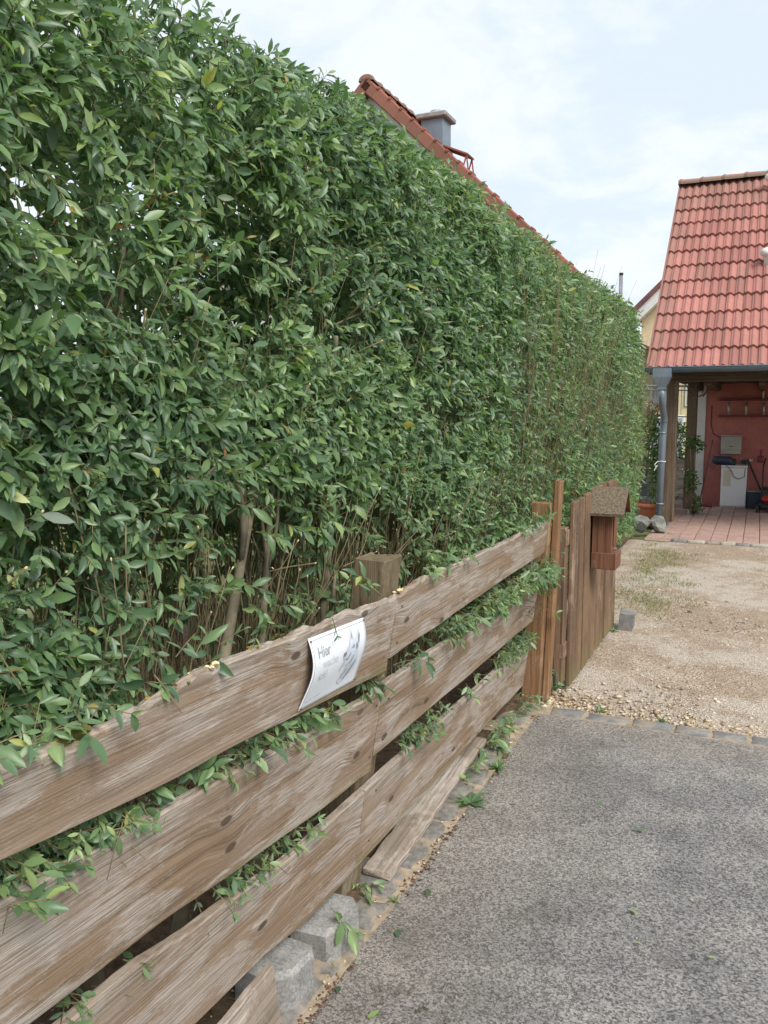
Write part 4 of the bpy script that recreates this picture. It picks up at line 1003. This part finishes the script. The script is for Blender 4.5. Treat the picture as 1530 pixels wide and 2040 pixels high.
# cord tied round the pipe
b = MB().tube([(cx_ + .052 * math.cos(t), cy_ + .30 + .052 * math.sin(t), .96 + .004 * math.sin(3 * t)) for t in np.linspace(0, 6.28, 20)], .006, 6)
b.tube([(cx_ - .05, cy_ + .27, .96), (cx_ - .085, cy_ + .25, .92), (cx_ - .07, cy_ + .25, .87), (cx_ - .05, cy_ + .26, .91), (cx_ - .09, cy_ + .25, .83)], .006, 6)
tag(b.build('white_cord', WHITEP), 'white cord knotted round the grey downpipe', 'cord').location = HP
# porch floor of dusky red slabs with an edging of dressed stones
fl = plane_grid('porch_floor', -1.32, XR, 11.18, 15.9, -.006, 10, 10, SAND, .002, 5); tag(fl, kind='structure')
sm_ = MB().box((0, 0, -.03), (.186, .392, .0), .006).build('paving_slab', SLAB, fl); sm_.location = (-.905, 11.21, .012)
for i in range(12):
    for j in range(11):
        if i == 0 and j == 0: continue
        shared('paving_slab', sm_.data, fl, (-.905 + i * .193 + random.uniform(-.002, .002), 11.21 + j * .4 + random.uniform(-.003, .003), .012 + random.uniform(-.003, .003)))
for j in range(23):
    for i in range(2):
        if (i + j) % 7 == 3: continue
        o = shared('paving_slab', sm_.data, fl, (-1.29 + i * .193, 11.3 + j * .2, .004 + random.uniform(-.004, .004)), (0, 0, 0), (1, .47, 1)); 
edge = plane_grid('porch_edging', -1.3, XR, 11.075, 11.185, -.004, 40, 2, SAND, .004, 9); tag(edge, kind='structure')
x = -.98; k = 0
while x < 1.6:
    l = random.uniform(.14, .25)
    s_ = slab_stone(l - .015, .085, .07, 500 + k, .010, .006).build('edging_stone', PALEKERB if k % 2 else KERB, edge, True)
    s_.location = (x + l / 2, 11.13 + random.uniform(-.008, .008), -.045 + random.uniform(-.006, .008)); x += l; k += 1

# ------------------------------------------------------------------ things in the porch
def thing(name, loc, label, cat): return empty(name, loc, label, cat)
t = thing('fridge', (-.375, 15.62, .012), 'small white fridge standing against the red porch wall', 'fridge')
MB().box((-.20, -.14, 0), (.20, .25, .70), .008).build('body', FRIDGE, t); MB().box((-.205, -.185, .03), (.205, -.143, .70), .012).build('door', FRIDGE, t); MB().box((-.21, -.19, .703), (.21, .25, .735), .006).build('worktop', FRIDGE, t)
MB().box((-.17, -.1875, .38), (-.05, -.1858, .66)).build('stain', CREAM, t)
t = thing('letter_cabinet', (-.45, 15.88, .93), 'grey sheet metal cabinet hung on the red wall above the fridge', 'cabinet')
MB().box((-.165, -.11, 0), (.16, 0, .30), .008).build('body', GREYM, t); MB().box((-.17, -.125, .07), (.165, -.112, .305), .006).build('flap', GREYM, t); MB().box((-.175, -.135, .306), (.17, 0, .33), .005).build('lid', GREYM, t); MB().box((-.03, -.128, .13), (.03, -.1255, .14)).build('slot', BLACKP, t)
t = thing('power_tool', (-.55, 15.55, .76), 'dark blue cylindrical power tool lying on the fridge top', 'tool')
MB().tube([(-.19, 0, .075), (-.175, 0, .075), (-.14, 0, .075), (.10, 0, .07), (.13, 0, .07)], [.04, .065, .07, .068, .05], 16).build('barrel', NAVY, t, True); MB().box((.09, -.05, -.01), (.20, .05, .10), .015).build('handle', BLACKP, t); MB().box((-.12, -.05, -.012), (.1, .05, .01), .006).build('foot', BLACKP, t)
t = thing('wall_socket', (-.19, 15.88, .82), 'cream socket strip on the red wall right of the cabinet', 'socket')
MB().box((-.10, -.04, -.025), (.10, 0, .025), .006).build('strip', CREAM, t)
for i in range(3): MB().tube([(-.06 + i * .06, -.041, 0), (-.06 + i * .06, -.044, 0)], .018, 12).build('outlet', WHITEP, t, True)
MB().box((-.09, -.10, -.05), (0, -.042, .02), .012).build('plug', BLACKP, t)
b = MB().tube([(-.80, 15.87, 1.78), (-.80, 15.87, 1.45), (-.76, 15.87, 1.28), (-.62, 15.86, 1.2), (-.63, 15.8, .95), (-.61, 15.6, .83), (-.72, 15.5, .68), (-.78, 15.5, .76)], .006, 6)
tag(b.build('power_cable', BLACKP), 'black cable running down the red wall to the cabinet', 'cable')
b = MB().tube([(-.50, 15.42, .75), (-.42, 15.41, .66), (-.38, 15.41, .56), (-.30, 15.41, .52), (-.21, 15.41, .56), (-.20, 15.45, .76), (-.2, 15.75, .80)], .006, 6)
tag(b.build('power_cable', BLACKP), 'looping dark cable hanging over the fridge door', 'cable')
for (z_, xs, lab) in ((1.88, (.02, .42, .8), 'upper dark wall rail on the red porch wall'), (1.60, (-.52, -.24, .04, .4), 'lower dark wall rail with metal holders on the red porch wall')):
    t = thing('wall_rail', (-.3, 15.88, z_), lab, 'rail')
    MB().box((-.38, -.10, -.022), (1.6, 0, .01), .004).build('board', MAROON, t)
    for xq in xs: MB().tube([(xq + .3, -.115, -.0 + .01), (xq + .3, -.115, .17 + .06)], .017, 10).build('holder', STEEL, t, True)
t = thing('storage_crate', (-.05, 15.62, .012), 'navy plastic crate with grey rim beside the fridge', 'crate')
MB().box((-.11, -.13, 0), (.12, .2, .28), .012).build('bin', NAVY, t); MB().box((-.118, -.138, .283), (.128, .208, .305), .006).build('rim', GREYM, t)
t = thing('lawn_mower', (.20, 15.1, .012), 'red and black lawn mower with upright handle at the porch wall', 'mower')
MB().box((-.16, -.25, .06), (.3, .3, .16), .03).build('deck', BLACKP, t); MB().box((-.12, -.2, .162), (.25, .22, .27), .04).build('hood', REDP, t); MB().box((-.14, .12, .10), (.25, .5, .38), .03).build('grass_box', BLACKP, t)
for sx in (-.12, .27): MB().tube([(sx, .15, .2), (sx, .42, .75), (sx + .03, .52, .86)], .013, 8).build('handlebar', BLACKP, t, True)
for sx in (-.185, .31):
    for sy in (-.2, .25): MB().tube([(sx - .02, sy, .07), (sx + .02, sy, .07)], .07, 14).build('wheel', BLACKP, t)
b = MB().tube([(-.18, 15.78, .85), (.06, 15.72, .32)], .017, 8).tube([(-.09, 15.755, .66), (-.075, 15.752, .625)], .021, 8)
tag(b.build('pole', BLACKP), 'black pole leaning on the red wall behind the crate', 'pole')
b = MB().tube([(-.76, 15.84, 1.18), (-.915, 15.55, .08)], .011, 8)
t = thing('broom', (0, 0, 0), 'broom with thin handle and dark red head leaning at the porch wall', 'broom')
b.build('handle', W_BEAM, t); MB().box((-1.13, 15.42, .015), (-.70, 15.50, .07), .012).build('head', MAROON, t)
t = thing('garden_tool', (.03, 15.80, .85), 'dark red garden tool hanging on the wall above the mower', 'tool')
MB().box((-.05, -.05, -.06), (.05, 0, .06), .015).build('head', MAROON, t); MB().tube([(0, -.02, .06), (.0, -.02, .17)], .012, 8).build('handle', MAROON, t)
b = MB()
for i in range(4):
    x0 = -.95 + i * .09; b.tube([(x0 + .1 * math.sin(t * 2 + i), 12.6 + i * .1, 2.12 - .25 * abs(math.sin(t * 3.14 / 2 + .1 * i))) for t in np.linspace(0, 2, 14)], .006, 5)
tag(b.build('hanging_cord', W_DARK), 'loops of dull cord hanging under the porch beam', 'cord')

# ------------------------------------------------------------------ plants, pot and rocks left of the porch
t = thing('flower_pot', (-1.42, 12.75, -.01), 'big terracotta pot behind the rocks left of the downpipe', 'pot')
MB().lathe([(0, 0), (.16, 0), (.185, .25), (.19, .26), (.215, .265), (.222, .32), (.20, .325), (.185, .27), (0, .265)], n=28).build('pot', TERRA, t, True)
MB().lathe([(.185, .27), (.1, .28), (0, .285)], n=20).build('soil', SOIL, t)
def rock(name, c, s, seed, label):
    rr = np.random.default_rng(seed); V = []; F = []
    import bmesh
    bm = bmesh.new(); bmesh.ops.create_icosphere(bm, subdivisions=2, radius=1)
    pl = [(nrm(rr.normal(0, 1, 3)), rr.uniform(.55, .85)) for _ in range(11)]
    for v in bm.verts:
        p = np.array(v.co)
        for (nn, dd_) in pl:
            q = p @ nn
            if q > dd_: p = p - nn * (q - dd_)
        v.co = p * np.array(s) + rr.normal(0, .004, 3)
    me = bpy.data.meshes.new(name); bm.to_mesh(me); bm.free(); me.materials.append(ROCK)
    o = bpy.data.objects.new(name, me); link(o); o.location = c; return tag(o, label, 'rock')
rock('rock', (-1.44, 11.72, .10), (.17, .14, .15), 5, 'rounded green grey rock left of the downpipe foot')
rock('rock', (-1.215, 11.80, .10), (.12, .10, .16), 9, 'wedge shaped grey rock at the foot of the downpipe')
def shrub(name, cents, n, leaf, material, label, stems=True, cat='shrub', bloom=0):
    c0 = np.array(cents[0][:3]); c0 = np.array([c0[0], c0[1], 0.])
    root = empty(name, c0, label, cat)
    Pq = []; 
    for (cx, cy, cz, rx, rz) in cents:
        m = int(n * rx * rz / sum(q[3] * q[4] for q in cents)); d = nrm(RNG.normal(0, 1, (m, 3))) * (RNG.random((m, 1)) ** .45)
        Pq.append(np.array([cx, cy, cz]) + d * np.array([rx, rx, rz]))
    Pq = np.concatenate(Pq); m = len(Pq); Pq = Pq[Pq[:, 2] > .03]; m = len(Pq)
    D = nrm(RNG.normal(0, 1, (m, 3)) + np.array([.2, -.4, -.3])); ll = leaf * RNG.uniform(.6, 1.3, m)
    V = leaf_verts(Pq - c0, D, np.array([.2, -.5, .8]) + RNG.normal(0, .4, (m, 3)), ll, ll * .55, LEAF6[0])
    tag(inst('foliage', V, LEAF6[1], material, root, True, RNG.random(m)), kind='stuff')
    if bloom:
        m = bloom; i = RNG.integers(0, len(Pq), m); Q = Pq[i] + np.array([0, -.03, .02])
        V = leaf_verts(Q - c0, nrm(RNG.normal(0, 1, (m, 3))), np.array([0, -.6, .6]) + RNG.normal(0, .3, (m, 3)), np.full(m, .05), np.full(m, .05), LEAF6[0])
        tag(inst('blooms', V, LEAF6[1], BLOOM, root, True, RNG.random(m)), kind='stuff')
    if stems:
        b = MB()
        for k in range(6):
            q = cents[k % len(cents)]; b.tube([(RNG.normal(0, .03), RNG.normal(0, .03), 0), ((q[0] - c0[0]) * .5 + RNG.normal(0, .03), (q[1] - c0[1]) * .5, q[2] * .5), (q[0] - c0[0] + RNG.normal(0, .05), q[1] - c0[1], q[2] + q[4] * .5)], [.012, .009, .004], 5)
        b.build('stem', BARK, root, True)
    return root
shrub('climbing_vine', [(-1.33, 12.75, .55, .15, .35), (-1.42, 12.9, 1.1, .2, .3), (-1.36, 12.95, .8, .2, .25), (-1.45, 13.0, 1.4, .17, .22), (-1.15, 12.62, 1.42, .16, .14), (-1.02, 12.85, 1.40, .10, .10)], 1500, .055, LEAF2, 'leafy vine growing up behind the grey downpipe')
shrub('climbing_vine', [(-.92, 14.25, .15, .14, .22), (-.98, 14.1, .55, .12, .2), (-.90, 14.1, 1.15, .14, .14), (-1.02, 14.05, 1.2, .1, .1)], 500, .055, LEAF2, 'sparse vine winding round the rear porch post')
shrub('flowering_shrub', [(-1.80, 14.6, 1.45, .25, .28), (-1.65, 14.8, 1.65, .2, .2), (-1.9, 14.5, 1.1, .25, .3)], 1300, .05, LEAF2, 'shrub with pink blooms between the hedge end and the downpipe', bloom=220)
shrub('garden_shrub', [(-1.95, 13.4, .7, .22, .5), (-1.85, 13.6, .35, .2, .3), (-2.1, 12.9, 1.0, .25, .4)], 1300, .045, LEAF2, 'loose green shrub just beyond the end of the hedge')
shrub('garden_shrub', [(-1.3, 16.5, .8, .3, .5), (-1.5, 17.5, .9, .4, .6)], 900, .06, LEAF2, 'green shrub seen between the two porch posts')
for i, (y0, z1, lab) in enumerate(((13.6, .30, 'lower grey stone step of the garden wall behind the pot'), (14.1, .50, 'upper grey stone step of the garden wall behind the pot'))):
    t = thing('garden_step', (-1.7, y0, 0), lab, 'step')
    for k in range(5): MB().box((-.9 + k * .25, 0, -.02), (-.9 + k * .25 + .243, .4, z1 - random.uniform(0, .01)), .012).build('stone', ROCK, t)
t = thing('red_lantern', (-1.78, 14.0, .50), 'dark red garden lantern among the shrubs above the pot', 'lantern')
MB().box((-.05, -.05, 0), (.05, .05, .2), .006).build('case', MAROON, t); MB().box((-.075, -.075, .203), (.075, .075, .28), .012).build('lid', MAROON, t)
t = thing('wooden_planter', (-1.6, 15.3, 0), 'brown wooden planter wall behind the porch posts', 'planter')
for k in range(5): MB().box((-1.0, 0, k * .17), (.42, .06, k * .17 + .155), .006).build('plank', W_PLANK, t)

# ------------------------------------------------------------------ neighbours
# tall house behind the hedge, gable end to the lane
nh = empty('gabled_house', (-7.6, 16, 0), 'tall house with red verge tiles and pale gable rising above the hedge', 'house')
rz_, ez_, hw = 8.36, 3.73, 4.9
sl_ = math.atan2(rz_ - ez_, hw)
MB().prism([(-hw + .25, 0), (hw - .25, 0), (hw - .25, ez_ + .05), (0, rz_ - .22), (-hw + .25, ez_ + .05)], 1, .25, 3.3).build('wall', GABLE, nh)
for sg in (-1, 1):
    MB().prism([(0, rz_ - .02), (sg * hw, ez_ - .02), (sg * hw, ez_ - .17), (0, rz_ - .17)], 1, .02, 3.5).build('roof', TILEFAR, nh)
    MB().prism([(0, rz_ - .172), (sg * hw, ez_ - .172), (sg * hw, ez_ - .40), (0, rz_ - .40)], 1, .10, .20).build('barge_board', WHITEP, nh)
    nt_ = 20
    vb = MB().box((0, -.10, -.20), (.37, .14, .045), .02); vb.box((.0, -.12, .0), (.06, .15, .065), .012)
    vm = None
    for i in range(nt_):
        s_ = i * (hw / math.cos(sl_)) / nt_
        if vm is None: o = vb.build('verge_tile', TILEFAR, nh); vm = o.data
        else: o = bpy.data.objects.new('verge_tile', vm); link(o, nh)
        o.location = (sg * s_ * math.cos(sl_), 0 if sg > 0 else .04, rz_ - s_ * math.sin(sl_)); o.rotation_euler = (0, sl_ + .03, 0 if sg > 0 else math.pi)
for i in range(9): shared('ridge_tile', rm, nh, (0, -.1 + i * .42, rz_ + .03), (0, 0, math.pi / 2), (1.2, 1.2, 1.2)).data = rm
t = empty('chimney', (-6.68, 17.5, 6.9), 'grey clad chimney with concrete cap on the gabled house', 'chimney')
MB().box((-.25, -.25, -.3), (.25, .25, .98), .004).build('shaft', ZINC, t); MB().box((-.34, -.34, .983), (.34, .34, 1.09), .02).build('cap', CONC, t); MB().tube([(0, 0, 1.05), (0, 0, 1.2)], .13, 14).build('flue', STEEL, t, True)
t = empty('roof_step', (-6.12, 17.5, 6.85), 'red metal roof step beside the chimney', 'roof step')
o = MB().box((-.30, -.22, -.02), (.30, .22, .02), .006).build('platform', TILEFAR, t); o.location = (-.04, 0, .34); o.rotation_euler = (0, R(24), 0)
for sy in (-.18, .18):
    MB().tube([(.20, sy, .22), (.10, sy, -.12)], .018, 6).build('strut', TILEFAR, t); MB().tube([(.20, sy, .22), (.26, sy, -.26)], .018, 6).build('strut', TILEFAR, t); MB().tube([(-.26, sy, .40), (-.2, sy, .15)], .018, 6).build('strut', TILEFAR, t)
t = thing('flue_pole', (-2.46, 16, 0), 'thin steel flue rising behind the far end of the hedge', 'flue')
MB().tube([(0, 0, 0), (0, 0, 4.16)], .034, 12).build('pipe', STEEL, t, True); MB().tube([(0, 0, 4.162), (0, 0, 4.20)], .038, 12).build('cap', BLACKP, t, True)
# cream yellow house far behind
yh = empty('yellow_house', (-3.1, 24, 0), 'cream yellow house with brown roof far behind the porch house', 'house')
MB().prism([(0, 0), (8, 0), (8, 4.3), (4, 8.22), (0, 4.3)], 1, 0, 9).build('wall', YELLOW, yh)
for (a, c_) in (((-.22, 4.28), (4.0, 8.4)), ((8.22, 4.28), (4.0, 8.4))):
    MB().prism([a, c_, (c_[0], c_[1] + .16), (a[0], a[1] + .16)], 1, -.5, 9.4).build('roof', TILEBROWN, yh)
    MB().prism([(a[0] + .0, a[1] - .32), (c_[0], c_[1] - .32), (c_[0], c_[1] - .003), (a[0], a[1] - .003)], 1, -.42, -.10).build('barge_board', WHITEP, yh)
MB().prism([(-.6, 3.75), (1.2, 2.9), (1.2, 2.98), (-.6, 3.84)], 1, -1.6, -.02).build('porch_roof', TILEBROWN, yh)
for (x0, z0, w_, h_) in ((.30, 1.85, .55, 1.0), (1.2, 1.85, .6, 1.0), (2.2, 3.3, .8, 1.1), (.32, .1, .9, 1.5), (1.6, .1, .9, 1.5)):
    wdw = MB().box((x0, -.04, z0), (x0 + w_, .02, z0 + h_), .01).build('window', WHITEP, yh)
    for i in range(2):
        MB().box((x0 + .06 + i * (w_ - .06) / 2, -.05, z0 + .07), (x0 + i * (w_ - .06) / 2 + (w_ - .06) / 2, -.041, z0 + h_ - .07)).build('pane', GLASS, wdw)
MB().box((2.6, 3.5, 7.0), (3.1, 4.0, 8.1), .01).build('chimney', ZINC, yh)
t = thing('balcony_railing', (-2.6, 17, 0), 'thin grey steel railing behind the porch posts', 'railing')
for z_ in (2.12, 2.20, 1.62): MB().tube([(-.3, 0, z_), (1.6, 0, z_ - .05)], .018 if z_ > 2.15 else .012, 8).build('rail', STEEL, t, True)
for k in range(12): MB().tube([(-.25 + k * .16, 0, 1.62), (-.25 + k * .16, 0, 2.18)], .006, 6).build('baluster', STEEL, t)
for xq in (-.28, 1.58): MB().tube([(xq, 0, 0), (xq, 0, 2.2)], .025, 8).build('post', STEEL, t)
